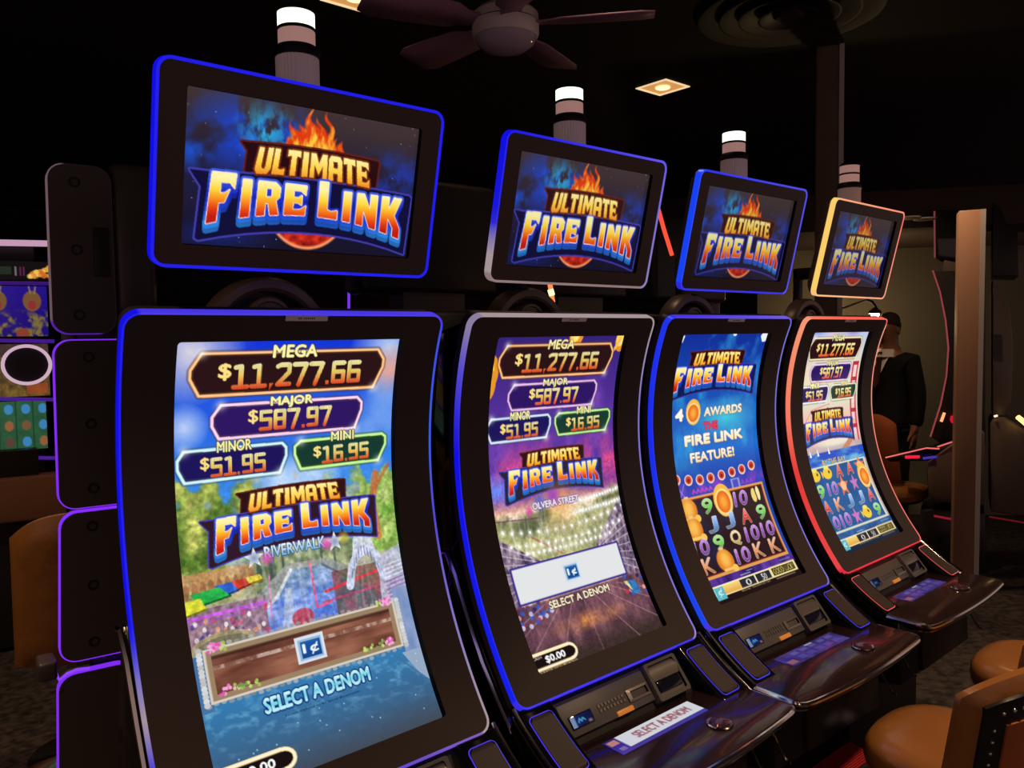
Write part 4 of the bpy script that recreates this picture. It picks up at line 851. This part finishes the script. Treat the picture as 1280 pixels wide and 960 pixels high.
fa = ray(500, 84); fa = fa*((fc.z-H+.045)/fa.z); FA = math.atan2(fa.y-fc.y, fa.x-fc.x)
for k in range(5):
    an = FA+2*PI*k/5; mb = MB(); rows = []
    for d_, w_ in((.13, .045), (.2, .05), (.26, .085), (.45, .10), (.60, .105), (.66, .08)):
        rows.append([(d_*math.cos(an)-o_*math.sin(an), d_*math.sin(an)+o_*math.cos(an), z0+.045+o_*.22) for o_ in(-w_/1, w_/1)])
    mb.quadgrid(rows); me = mb.mesh('fan_blade', FANB, 30)
    bm = bmesh.new(); bm.from_mesh(me); bmesh.ops.solidify(bm, geom=bm.faces[:], thickness=.008); bm.to_mesh(me); bm.free(); link('fan_blade', me, FAN)
# round air diffuser of nested cones
DIF = thing('air_diffuser', (1.62, 4.72, CEIL), 0, 'large round dark air diffuser with nested rings in the ceiling', 'air vent'); DIFM = mat('diffuser_paint', (.020, .013, .013), .5)
for i, r in enumerate((.50, .38, .27, .16)):
    mb = MB(); mb.lathe([(r-.055, -.008-.004*i), (r, -.035-.006*i), (r+.012, -.034-.006*i), (r-.02, -.004)], (0, 0, 0), 48); mb.build('diffuser_ring', DIFM, DIF)
mb = MB(); mb.lathe([(0, -.05), (.07, -.05), (.09, -.03), (.05, -.004)], (0, 0, 0), 32); mb.build('diffuser_core', DIFM, DIF)

# ------------------------------------------------------------------ chairs
LEATH = mat('tan_leather', (.29, .108, .026), .27, spec=.55, var=(7, .8, (.36, .14, .034)), bump=(11, .9))
RUST = mat('rust_leather', (.40, .105, .035), .5, spec=.4, var=(7, .7, (.44, .12, .04)), bump=(140, .12))
BAND = mat('black_vinyl', (.012, .011, .012), .3)
def shell(fn, s0, s1, t0, t1, th, off, ns=20, nt=10, rnd=.012):
    """padded sheet following fn(s,t) -> point, normal ; rounded edges"""
    mb = MB(); F_ = []; B_ = []
    ss = np.linspace(s0, s1, ns+1); tt = np.linspace(t0, t1, nt+1)
    def e(i, n): return 0. if i in(0, n) else 1.
    rows = []
    for j, t in enumerate(tt):
        fr, bk = [], []
        for i, s_ in enumerate(ss):
            p, n = fn(s_, t); k = .35+.65*min(1, min(i, ns-i)/1.5)*min(1, min(j, nt-j)/1.5) if th > .02 else 1.
            fr.append(p+n*(off+th/2*k)); bk.append(p+n*(off-th/2*k))
        rows.append(fr+bk[::-1])
    mb.quadgrid(rows, False, True); 
    for r in(rows[0], rows[-1]):
        n = len(r)//2; mb.quadgrid([r[:n], r[n:][::-1]])
    return mb
def make_chair(loc, rz, lab, back_h=.86, group='padded casino chairs', studs=True, pad=None, plain=False):
    t = thing('casino_chair', (loc[0], loc[1], 0), rz, lab, 'chair', group)
    mb = MB(); mb.lathe([(.0, .505), (.20, .505), (.228, .520), (.235, .545), (.232, .575), (.215, .598), (.17, .612), (.09, .618), (0, .619)], (0, 0, 0), 48, sx=1.0, sy=.86, sup=2.6); mb.build('seat', LEATH, t, 60)
    mb = MB(); mb.lathe([(.0, .488), (.19, .488), (.2, .505), (0, .505)], (0, 0, 0), 36, sup=2.6, sy=.86); mb.build('seat_base', BAND, t)
    mb = MB(); mb.lathe([(.0, .0), (.225, .0), (.225, .012), (.06, .03), (.035, .05), (.03, .49), (0, .49)], (0, 0, 0), 28); mb.build('pedestal', CHROME, t)
    def fn(s_, q):
        x = .250*s_; y = -.180+.115*abs(s_)**2.2; z = .47+q*(back_h-.47)*(1-.14*abs(s_)**3.5); y -= .055*q
        n = Vector((-.5*math.copysign(abs(s_)**1.2, s_), 1, .14)).normalized()
        return Vector((x, y, z)), n
    shell(fn, -1, 1, 0, 1, .055, 0, 28, 14).build('backrest', pad or LEATH, t, 60)
    if plain: return t
    sb = shell(fn, -.86, .86, .05, .90, .014, -.028, 24, 10).build('back_band', BAND, t, 60)
    shell(fn, -.66, .66, .05, .74, .016, -.032, 20, 8).build('back_panel', RUST, t, 60)
    if studs:
        me = None; k = 0
        path = [(-.76, q) for q in np.linspace(.1, .72, 9)]+[(s_, .82) for s_ in np.linspace(-.70, .70, 15)]+[(.76, q) for q in np.linspace(.72, .1, 9)]
        for s_, q in path:
            p, n = fn(s_, q); p = p-n*.036
            if me is None: m2 = MB(); m2.lathe([(.0055, -.002), (.005, .0015), (.003, .003), (0, .0035)], (0, 0, 0), 8); me = m2.mesh('stud', CHROME, 60)
            o = link('stud', me, sb); o.location = p; o.rotation_euler = (-n).to_track_quat('Z', 'Y').to_euler()
    return t
def mloc(k, x, yp): X, Y, a = FRAMES[k]; return (X+x*math.cos(a)+yp*math.sin(a), Y+x*math.sin(a)-yp*math.cos(a))
make_chair(mloc(2, -.045, .745), FRAMES[2][2], 'tan leather chair at lower right with studded black band around its back', .90)
make_chair(mloc(3, -.15, .765), FRAMES[3][2], 'tan leather chair cut by right edge, in front of red-outlined machine')
cl = at(100, 735, 3.45); make_chair((cl.x, cl.y), .62, 'tan chair at far left half hidden behind the purple-lit cabinet', 1.10, plain=True)
cf = at(1122, 600, 6.14); make_chair((cf.x, cf.y), PI+.75, 'rust orange chair standing beyond the red-outlined machine, near the suited man', 1.13, pad=RUST)

# ------------------------------------------------------------------ cabinet of the row behind, its side turned to us at the left
PURP = (120, 40, 225); SIDEP = mat('side_panel', (.075, .052, .045), .4, bump=(400, .05))
class Facing:
    """frame of an upright front plane through a point seen at (px, py), distance d, turned by yaw"""
    def __init__(s, px, py, d, yaw=0.):
        p = at(px, py, d); s.o = Vector((p.x, p.y, 0)); s.rz = math.atan2(-p.x, p.y)+yaw; s.ex = Vector((math.cos(s.rz), math.sin(s.rz), 0)); s.ey = Vector((-math.sin(s.rz), math.cos(s.rz), 0))
    def __call__(s, px, py, y=0.):
        d = ray(px, py); k = (s.o.dot(s.ey)+y)/d.dot(s.ey); return Vector((k*d.dot(s.ex)-s.o.dot(s.ex), y, H+k*d.z))
FS = Facing(110, 450, 2.45, .12)
t = thing('stacked_display_cabinet', (FS.o.x, FS.o.y, 0), FS.rz, 'dark cabinet of stacked rounded side panels edged in purple light, left of the nearest machine', 'slot machine')
def fbox(F_, name, x0, y0, x1, y1, y, dep, m, bev, par):
    a_, b_ = F_(x0, y0, y), F_(x1, y1, y); mb = MB(); mb.box(((a_.x+b_.x)/2, y+dep/2, (a_.z+b_.z)/2), (abs(b_.x-a_.x), dep, abs(a_.z-b_.z))); me = mb.mesh(name, m, 0)
    if bev: bevel_mesh(me, bev, 3)
    return link(name, me, par)
fbox(FS, 'cabinet_body', 84, 222, 190, 1120, .03, .40, BLACK, .02, t)
fbox(FS, 'rear_column', 136, 200, 200, 395, .0, .30, SIDEP, .03, t)
panels = [((58, 204), (66, 417), 200, (150, 118, 128), .45), ((67, 426), (74, 637), 170, PURP, 1.15), ((75.5, 643), (75.5, 829), 170, PURP, 1.25), ((73, 846), (74, 1060), 170, PURP, 1.15)]
for i, ((xa, ya), (xb, yb), xr, cc, gn) in enumerate(panels):
    A_, B_ = FS(xa, ya), FS(xb, yb); zr = FS(xr, ya).z; E_ = FS(140 if i == 0 else xr, (ya+yb)/2); w_ = E_.x-A_.x; h_ = A_.z-B_.z; sl_ = B_.x-A_.x
    def pp(p, off, A_=A_, h_=h_, sl_=sl_, w_=w_): b_ = p[1]/h_; return (A_.x+p[0]+sl_*b_*(1-p[0]/w_), off, A_.z-p[1])
    lo = rrloop(0, w_, 0, h_, .045, 6, 6, 8); lo2 = rrloop(-.0038, w_+.0038, -.0038, h_+.0038, .0488, 6, 6, 8)
    mb = MB(); mb.ngon([pp(p, -.012) for p in lo]); mb.quadgrid([[pp(p, -.012) for p in lo], [pp(p, .05) for p in lo]], False, True); pn = mb.build('side_panel', SIDEP, t)
    mb = MB(); mb.quadgrid([[pp(p, -.010) for p in lo], [pp(p, -.010) for p in lo2], [pp(p, .02) for p in lo2]], False, True)
    cl_ = np.array([s2l(np.array(PURP if (i == 0 and p[2] == 'B') else cc)/255.)*(gn if i or p[2] in 'LB' else .02) for _ in range(3) for p in lo]); mb.build('panel_light_strip', LEDM, pn, colors=cl_)
    if i < 3:
        for b_ in(.10, .50, .89):
            c = Vector(pp((w_*.42, h_*b_), -.012)); mb = MB(); n = 14; mb.quadgrid([[(c.x+rr*math.cos(2*PI*k/n), c.y-dx, c.z+rr*math.sin(2*PI*k/n)) for k in range(n)] for dx, rr in((-.001, .017), (.003, .015), (.003, .010), (-.004, .009), (-.004, .0005))], False, True); mb.build('bolt_cap', BLACK, pn)
    if i == 0: fbox(FS, 'recessed_handle', 116, 284, 138, 346, -.020, .012, BLACK, .003, pn)
fbox(FS, 'armrest', 47, 832, 73, 850, -.05, .10, SIDEP, .01, t)
led_bar('panel_light_tube', [FS(70, 842, -.02), FS(74, 850, -.02), FS(84, 842, -.02), FS(96, 837, -.02), FS(112, 835, -.02)], .005, (130, 60, 230), t, 1.2)
FT = Facing(436, 370, 3.4); tt = thing('light_post', (FT.o.x, FT.o.y, 0), FT.rz, 'thin upright purple light tube behind the nearest machine, below its topper', 'light tube')
fbox(FT, 'post', 437.5, 300, 446, 980, .0, .03, BLACK, .004, tt); led_bar('light_tube', [FT(436, y_) for y_ in(310, 372, 440)], .006, (120, 50, 225), tt, 1.1)

# ------------------------------------------------------------------ dark cabinets standing back to back with the row
def back_cabinet(k, x, lab, tube=None, lamps=None):
    t = thing('game_cabinet', mloc(k, x, -1.05)+(0,), FRAMES[k][2], lab, 'slot machine', 'dark cabinets behind the row')
    mb = MB(); mb.prism([(-.36, .30, .0), (-.36, -.30, .0), (-.36, -.30, H-.15), (-.36, -.16, H+.10), (-.36, .12, H+.12), (-.36, .26, H-.3)], (.72, 0, 0)); me = mb.mesh('cabinet_body', BLACK, 0); bevel_mesh(me, .015); link('cabinet_body', me, t)
    mb = MB(); mb.box((0, .02, H+.40), (.66, .16, .46)); me = mb.mesh('upper_box', BLACK, 0); bevel_mesh(me, .03, 3); link('upper_box', me, t)
    mb = MB(); mb.box((0, .0, H+.13), (.30, .10, .14)); mb.build('neck', SIDEP, t, 0)
    for i in range(7): mb = MB(); mb.box((-.12+i*.04, -.305, H-.5), (.012, .012, .22)); mb.build('vent_slat', SIDEP, t, 0)
    if tube: led_bar('red_light_tube', tube, .010, (240, 75, 55), t, 1.3)
    return t
def inframe(k, x, px, py, yp=-.80):
    """pixel on plane yp of machine k, expressed in a back cabinet's frame placed at (x,-1.05)"""
    X, Y, a = FRAMES[k]; d = ray(px, py); ex = Vector((math.cos(a), math.sin(a), 0)); ey = Vector((math.sin(a), -math.cos(a), 0)); o = Vector((-X, -Y, 0)); s_ = (yp-o.dot(ey))/d.dot(ey)
    return (o.dot(ex)+s_*d.dot(ex)-x, -(yp+1.05), H+s_*d.z)
back_cabinet(1, .22, 'dark cabinet with short glowing orange lamps seen under the second topper', None)
t2 = back_cabinet(1, 1.06, 'dark cabinet with slanted red light tube seen between second and third toppers', [inframe(1, 1.06, 821, 255), inframe(1, 1.06, 830, 287), inframe(1, 1.06, 840, 319)])
back_cabinet(3, .25, 'dark cabinet seen under the red-edged fourth topper')
for o in list(bpy.data.objects):
    if o.name.startswith('game_cabinet') and 'orange lamps' in o.get('label', ''):
        led_bar('orange_lamp', [inframe(1, .22, 687, 352), inframe(1, .22, 691, 378)], .010, (255, 120, 60), o, 1.6); led_bar('orange_lamp', [inframe(1, .22, 688, 362, -.79), inframe(1, .22, 690, 369, -.79)], .013, (255, 225, 160), o, 2.0)

# ------------------------------------------------------------------ machine at the far left, facing the camera
def face_frame(px, py, d): p = at(px, py, d); return p, math.atan2(-p.x, p.y)
pL, rzL = face_frame(0, 450, 4.6)
t = thing('video_slot_machine', (pL.x, pL.y, 0), rzL, 'machine at far left edge with blue screen, green reels and pale ring light', 'slot machine')
def V3(px, py, y=0.):
    """pixel to the machine's own front plane"""
    d = ray(px, py); ex = Vector((math.cos(rzL), math.sin(rzL), 0)); ey = Vector((-math.sin(rzL), math.cos(rzL), 0)); k = (Vector((pL.x, pL.y, 0)).dot(ey)+y)/d.dot(ey)
    return (k*d.dot(ex)-Vector((pL.x, pL.y, 0)).dot(ex), y, H+k*d.z)
def vbox(name, x0, y0, x1, y1, dep, m, y=0., bev=.004, par=None):
    a_, b_ = V3(x0, y0, y), V3(x1, y1, y); mb = MB(); mb.box(((a_[0]+b_[0])/2, y+dep/2, (a_[2]+b_[2])/2), (b_[0]-a_[0], dep, a_[2]-b_[2])); me = mb.mesh(name, m, 0)
    if bev: bevel_mesh(me, bev)
    return link(name, me, par or t)
def vled(name, x0, x1, y0, y1, h, c, gain=1., y=-.03):
    a_, b_ = V3(x0, y0, y), V3(x1, y1, y); led_bar(name, [a_, b_], h, c, t, gain)
vbox('cabinet_body', -130, 296, 66, 770, .5, BLACK, .02, .02)
vled('top_light_bar', -120, 61, 301, 304.5, .018, (205, 160, 190), .9)
def vscreen(name, x0, y0, x1, y1, C): 
    a_, b_ = V3(x0, y0), V3(x1, y1); xs = (a_[0], b_[0]); zs = (a_[2], b_[2])
    return grid_screen(name, lambda x, h, o=0.: (x, o, zs[0]+(zs[1]-zs[0])*h), xs[0], xs[1], 0, 1, .0, C.colors(), t)
C = Canvas(150, 40, 3.8); C.a[:] = (8, 6, 8)
for i in range(40): random.seed(i); a_ = random.uniform(.84, 1); C.ell(a_, .8-.7*random.random()*(a_-.8)*4, .02, .12, random.choice([(220, 150, 50), (245, 200, 90), (200, 100, 40)]), .8)
for x_, c in((.74, (215, 190, 215)), (.775, (110, 30, 80)), (.80, (150, 60, 120))): C.line([(x_, .3), (x_, .75)], .009, c)
C.rect(.0, .3, .71, .7, (30, 40, 30)); vscreen('header_display', -115, 322, 63, 351, C)
C = Canvas(150, 60, 2.7); C.a[:] = mix((36, 18, 130), (30, 14, 105), C.V)
nz = noise(C.U*3, C.V, 9, 4); C.a[:] = mix(C.a, (120, 105, 55), np.clip((nz-.45)*5, 0, 1)*np.clip((C.V-.45)*6, 0, 1))
for u_, v_ in((.88, .3), (.62, .3), (.35, .25)): C.ell(u_, v_, .07, .2, (115, 80, 45)); C.ell(u_, v_+.08, .03, .09, (140, 45, 50)); C.line([(u_-.02, .02), (u_-.01, .15)], .012, (130, 110, 90)); C.line([(u_+.03, .02), (u_+.02, .15)], .012, (130, 110, 90))
C.ell(.80, .95, .05, .12, (135, 60, 45)); vscreen('upper_display', -115, 355, 61, 420, C)
C = Canvas(150, 60, 2.7); C.a[:] = mix((60, 45, 30), (130, 100, 40), noise(C.U*3, C.V, 10, 8)*1.6-.3); C.rect(.6, 0, 1, .25, (45, 30, 50), .6); C.rect(.82, .75, .98, .95, (150, 70, 35), .8); vscreen('middle_display', -115, 432, 63, 494, C)
C = Canvas(150, 60, 2.7); C.a[:] = mix((35, 70, 50), (45, 95, 60), noise(C.U*3, C.V, 8, 9))
for i in range(7): C.rect(.11+i*.13, 0, .117+i*.13, 1, (20, 40, 30))
for i in range(8):
    for j in range(3): random.seed(i*3+j); C.ell(.06+i*.13, .17+j*.33, .035, .10, random.choice([(120, 80, 50), (60, 130, 190), (150, 90, 55), (90, 60, 50)]), .9)
vscreen('reel_display', -115, 508, 60, 560, C)
for y_, g in((353, .5), (425, .75), (498, .8), (571, .9)): vled('purple_light_bar', -120, 68 if y_ != 571 else 72, y_-1, y_+1.5, .011, (75, 30, 150), g)
cr = V3(33.5, 456, -.045); mb = MB(); n = 40; R_ = .118
mb.tube([(cr[0]+R_*math.cos(2*PI*k/n), cr[1], cr[2]+R_*.92*math.sin(2*PI*k/n)) for k in range(n)], .010, 8, True); mb.build('ring_light', LEDM, t, colors=np.tile(s2l(np.array((215, 180, 200))/255.)*.9, (len(mb.v), 1)))
mb = MB(); mb.prism([(cr[0]+R_*math.cos(2*PI*k/n), cr[1]+.012, cr[2]+R_*.92*math.sin(2*PI*k/n)) for k in range(n)], (0, .02, 0)); mb.build('ring_disc', mat('ring_dark', (.02, .012, .022), .4), t, 0)
vbox('console', -125, 574, 50, 606, .12, BLACK, -.10, .01); vbox('wood_armrest', -125, 611, 84, 646, .16, mat('walnut', (.20, .085, .045), .45, var=(14, .7, (.26, .11, .055))), -.16, .02); vbox('base', -125, 650, 66, 800, .3, BLACK, -.05, .01)

# ------------------------------------------------------------------ end of the room on the right: machine in profile and its neighbour
DR, rzR = 5.95, -.50
def Rp(px, py, d): p = at(px, py, d); return p
tR = at(1190, 600, DR); t = thing('slot_machine_profile', (tR.x, tR.y, 0), 0, 'slot machine seen from its side behind the column, curved front edge in red light', 'slot machine')
def RL(px, py, d=DR): p = at(px, py, d)-Vector((tR.x, tR.y, 0)); return p
def rprism(name, pts, m, d0=DR, d1=DR+.6, bev=.006, par=None):
    mb = MB(); a_ = [RL(*p, d0) for p in pts]; dv = (ray(1200, 450).normalized()*(d1-d0)); dv.z = 0; mb.prism(a_, dv); me = mb.mesh(name, m, 0)
    if bev: bevel_mesh(me, bev)
    return link(name, me, par or t)
WARMB = mat('brown_laminate', (.115, .075, .055), .55, var=(5, .8, (.13, .085, .06)))
arc = [(1166, 338), (1175, 365), (1182, 400), (1185.5, 435), (1183, 470), (1176, 505), (1163, 546)]
rprism('cabinet_body', arc+[(1178, 556), (1232, 556), (1232, 338)], BLACK)
led_bar('curved_light_strip', [RL(*p, DR-.01) for p in arc], .006, (150, 62, 66), t, .9)
tp = rprism('topper_case', [(1167, 262), (1232, 262), (1232, 322), (1206, 330), (1168, 323)], GLOSS, bev=.02); led_bar('topper_light_strip', [RL(1168, 264, DR-.01), RL(1168.5, 322, DR-.01)], .006, (130, 58, 62), t, .8)
rprism('topper_neck', [(1180, 325), (1206, 330), (1215, 345), (1178, 340)], SIDEP)
rprism('base_side', [(1158, 578), (1170, 570), (1206, 543), (1231, 540), (1231, 632), (1168, 628), (1160, 618)], WARMB, DR-.12, DR+.5, .02)
rprism('plinth', [(1150, 640), (1168, 636), (1231, 642), (1231, 720), (1150, 706)], BLACK, DR-.10, DR+.5, .01)
led_bar('plinth_light', [RL(1168, 645, DR-.13), RL(1206, 652, DR-.13)], .008, (165, 30, 50), t, .7)
rprism('button_deck', [(1106, 572), (1160, 560), (1192, 552), (1192, 560), (1160, 576), (1112, 577)], GLOSS, DR-.1, DR+.06, .004)
led_bar('deck_light_strip', [RL(1107, 572, DR-.12), RL(1158, 560, DR-.12), RL(1174, 561, DR-.12)], .005, (245, 110, 110), t, 1.1); led_bar('deck_light_strip', [RL(1172, 558.5, DR-.13), RL(1190, 552.5, DR-.13)], .006, (240, 105, 105), t, 1.0)
led_bar('deck_lights', [RL(1132, 571.5, DR-.125), RL(1149, 571, DR-.125)], .012, (225, 30, 60), t, 1.2); led_bar('deck_screen', [RL(1154, 573, DR-.125), RL(1170, 571, DR-.125)], .010, (70, 50, 170), t, .9)
led_bar('red_button_panel', [RL(1190, 524, DR-.03), RL(1207, 524, DR-.03)], .030, (215, 22, 50), t, .9); led_bar('orange_indicator', [RL(1180.5, 516, DR-.03), RL(1176.5, 527, DR-.03)], .010, (255, 165, 110), t, 1.4)
tN = at(1262, 600, DR+.1); t = thing('tall_game_cabinet', (tN.x, tN.y, 0), 0, 'tall dark cabinet with brown base right of the column at picture edge', 'slot machine')
def RL(px, py, d=DR): p = at(px, py, d)-Vector((tN.x, tN.y, 0)); return p
rprism('upper_box', [(1241, 252), (1262, 272), (1272, 270), (1274, 345), (1241, 345)], BLACK, DR+.1, DR+.7)
rprism('cabinet_body', [(1241, 350), (1262, 385), (1266, 430), (1264, 500), (1256, 520), (1241, 520)], SIDEP, DR+.1, DR+.7)
for i in range(10): rprism('vent_slat', [(1242, 418+i*3), (1252, 418+i*3), (1252, 419.5+i*3), (1242, 419.5+i*3)], BLACK, DR+.085, DR+.1, None)
rprism('signal_lamp', [(1249, 259), (1263, 257), (1265, 268), (1250, 264)], LENSOFF, DR+.15, DR+.25, .01)
rprism('base_side', [(1238, 530), (1243, 523), (1256, 523), (1268, 530), (1310, 560), (1310, 650), (1238, 640)], WARMB, DR, DR+.6, .02)
led_bar('warm_lamp', [RL(1272, 521, DR-.05), RL(1284, 531, DR-.05)], .018, (255, 215, 120), t, 2.2); led_bar('indicator', [RL(1243, 520.5, DR-.02), RL(1246.5, 519.5, DR-.02)], .009, (255, 215, 200), t, 1.4)
led_bar('red_strip', [RL(1237, 646, DR-.02), RL(1290, 655, DR-.02)], .006, (120, 25, 30), t, .6)

# ------------------------------------------------------------------ gooseneck wall lamp
lp = at(1089, 392, 6.9); t = thing('wall_lamp', (lp.x, lp.y, lp.z), 0, 'small bright hooked lamp glowing on the olive wall above the last machine', 'lamp')
mb = MB(); mb.tube([(.0, .75, .05), (0, .3, .10), (-.01, .05, .12), (.0, -.02, .10), (.03, -.03, .05), (.03, -.03, .03)], .010, 8); mb.build('arm', BLACK, t)
mb = MB(); mb.lathe([(.015, .05), (.05, .02), (.055, .0), (.05, .0)], (.02, -.03, 0), 16); mb.build('shade', BLACK, t)
mb = MB(); mb.lathe([(.0, .02), (.025, .015), (.035, -.01), (.025, -.035), (0, -.042)], (.02, -.03, 0), 14); mb.build('bulb', mat('lamp_bulb', (1, .9, .7), .4, emit=(1, .80, .48), es=9), t)
mb = MB(); mb.lathe([(.0, 0), (.05, 0), (.05, .02), (0, .02)], (0, .76, .05), 16); mb.build('wall_rose', BLACK, t)
l = bpy.data.lights.new('lamp_glow', 'POINT'); l.energy = 14; l.color = (1, .68, .32); l.shadow_soft_size = .05; lo = bpy.data.objects.new('lamp_glow', l); COL.objects.link(lo); lo.location = (lp.x+.02, lp.y+.12, lp.z-.07)

# ------------------------------------------------------------------ man in a dark suit
SKIN = mat('skin', (.20, .080, .045), .5, var=(12, .6, (.23, .095, .055))); SUIT = mat('suit_cloth', (.006, .0055, .006), .8, spec=.2, bump=(400, .2)); SHIRT = mat('shirt_cloth', (.62, .55, .52), .7); HAIR = mat('hair_dark', (.030, .016, .012), .8, bump=(500, .6)); TIE = mat('tie_cloth', (.05, .01, .015), .6); SHOE = mat('shoe_leather', (.01, .009, .009), .3)
mp = at(1112, 410, 6.8); MAN = thing('person', (mp.x, mp.y, 0), math.radians(-62), 'man in dark suit, white collar and tie, looking left behind the last machine', 'person'); MAN.scale = (1.06, 1.06, 1.05)
def skin_mesh(name, V, E, R, m, parent, sub=2, root=0):
    me = bpy.data.meshes.new(name); me.from_pydata(V, E, []); o = link(name, me, None)
    sk = o.modifiers.new('skin', 'SKIN'); sk.use_smooth_shade = True; sb = o.modifiers.new('sub', 'SUBSURF'); sb.levels = sub; sb.render_levels = sub
    for i, r in enumerate(R): me.skin_vertices[0].data[i].radius = r if isinstance(r, tuple) else (r, r); me.skin_vertices[0].data[i].use_root = (i == root)
    dg = bpy.context.evaluated_depsgraph_get(); dg.update(); m2 = bpy.data.meshes.new_from_object(o.evaluated_get(dg)); bpy.data.objects.remove(o); bpy.data.meshes.remove(me)
    m2.name = name; m2.materials.clear(); m2.materials.append(m); m2.polygons.foreach_set('use_smooth', [True]*len(m2.polygons))
    return link(name, m2, parent)
# the figure faces -y of its own frame
Vb = [(0, 0, .98), (0, .01, 1.15), (0, .015, 1.32), (0, .0, 1.48), (0, -.005, 1.56), (0, -.015, 1.64), (0, -.02, 1.72), (0, -.01, 1.78)]; Rb = [(.15, .11), (.14, .10), (.16, .11), (.10, .075), (.058, .060), (.068, .082), (.078, .098), (.055, .07)]; Eb = [(i, i+1) for i in range(7)]
for sg in(-1, 1):
    b = len(Vb); Vb += [(sg*.17, .01, 1.46), (sg*.22, .03, 1.18), (sg*.23, .01, .96), (sg*.23, .0, .90), (sg*.23, -.005, .85)]; Rb += [.062, .048, .036, .032, (.022, .036)]; Eb += [(3, b), (b, b+1), (b+1, b+2), (b+2, b+3), (b+3, b+4)]
    for f, dx in enumerate((-.026, -.009, .009, .026)):
        c = len(Vb); Vb += [(sg*.23, dx-.01, .80), (sg*.23-sg*.01, dx*.9-.015, .765-.006*(f in(0, 3)))]; Rb += [.0095, .008]; Eb += [(b+4, c), (c, c+1)]
    c = len(Vb); Vb += [(sg*.22, -.048, .855), (sg*.215, -.055, .82)]; Rb += [.011, .009]; Eb += [(b+3, c), (c, c+1)]
    b = len(Vb); Vb += [(sg*.09, 0, .90), (sg*.10, -.01, .50), (sg*.10, .02, .10), (sg*.10, -.10, .045)]; Rb += [.085, .058, .042, .035]; Eb += [(0, b), (b, b+1), (b+1, b+2), (b+2, b+3)]
body = skin_mesh('body', Vb, Eb, Rb, SKIN, MAN)
mb = MB(); mb.lathe([(.0, -.030), (.013, -.02), (.017, 0), (.012, .035), (0, .045)], (0, -.113, 1.685), 10, sx=.9, sy=1.2); nose = mb.build('nose', SKIN, body, 60)
for sg in(-1, 1):
    mb = MB(); mb.lathe([(0, -.034), (.016, -.022), (.021, .0), (.018, .022), (0, .034)], (sg*.080, .0, 1.695), 12, sx=.45, sy=1.); mb.build('ear', SKIN, body, 60)
    mb = MB(); mb.lathe([(0, -.010), (.012, -.004), (.012, .004), (0, .010)], (sg*.030, -.096, 1.715), 10); mb.build('eye', mat('eye_white', (.5, .45, .42), .3), body, 60)
    mb = MB(); mb.box((sg*.030, -.105, 1.735), (.038, .012, .007)); mb.build('eyebrow', HAIR, body, 0)
mb = MB(); mb.lathe([(0, -.006), (.024, -.002), (.024, .003), (0, .006)], (0, -.098, 1.640), 12, sx=1., sy=.5); mb.build('mouth', mat('lips', (.12, .04, .032), .5), body, 60)
mb = MB(); mb.lathe([(.070, 1.748), (.0725, 1.775), (.068, 1.805), (.050, 1.832), (.025, 1.846), (0, 1.849)], (0, -.002, 0), 28, sx=1.0, sy=1.24); mb.lathe([(.060, 1.675), (.066, 1.71), (.0690, 1.76)], (0, .036, 0), 28, sx=.97, sy=.86); mb.build('hair', HAIR, MAN, 60)
Vj = [(0, 0, .86), (0, 0, 1.0), (0, .01, 1.18), (0, .015, 1.34), (0, .005, 1.47)]; Rj = [(.185, .135), (.175, .13), (.175, .13), (.19, .135), (.125, .095)]; Vj.append((0, .014, 1.535)); Rj.append((.088, .078)); Ej = [(i, i+1) for i in range(5)]
for sg in(-1, 1): b = len(Vj); Vj += [(sg*.185, .01, 1.455), (sg*.235, .03, 1.18), (sg*.23, .015, .93)]; Rj += [.082, .070, .055]; Ej += [(4, b), (b, b+1), (b+1, b+2)]
skin_mesh('suit_jacket', Vj, Ej, Rj, SUIT, MAN)
Vt = [(0, 0, .94)]; Rt = [(.15, .12)]; Et = []
for sg in(-1, 1): b = len(Vt); Vt += [(sg*.095, 0, .86), (sg*.10, -.01, .50), (sg*.10, .02, .06)]; Rt += [.105, .082, .068]; Et += [(0, b), (b, b+1), (b+1, b+2)]
skin_mesh('trousers', Vt, Et, Rt, SUIT, MAN)
mb = MB(); mb.lathe([(.098, 1.490), (.086, 1.520), (.072, 1.552), (.066, 1.552)], (0, -.018, 0), 24, sx=1., sy=1.08); mb.prism([(-.07, -.09, 1.50), (.07, -.09, 1.50), (0, -.150, 1.30)], (0, .02, .02)); mb.build('shirt_collar', SHIRT, MAN, 60)
mb = MB(); mb.prism([(-.018, -.098, 1.53), (.018, -.098, 1.53), (.028, -.155, 1.28), (0, -.158, 1.24), (-.028, -.155, 1.28)], (0, -.012, 0)); mb.build('tie', TIE, MAN, 0)
for sg in(-1, 1): mb = MB(); mb.lathe([(.05, .0), (.055, .02), (.045, .06), (.02, .085), (0, .09)], (sg*.10, -.05, .0), 18, sx=.95, sy=2.6); mb.build('shoe', SHOE, MAN, 60)
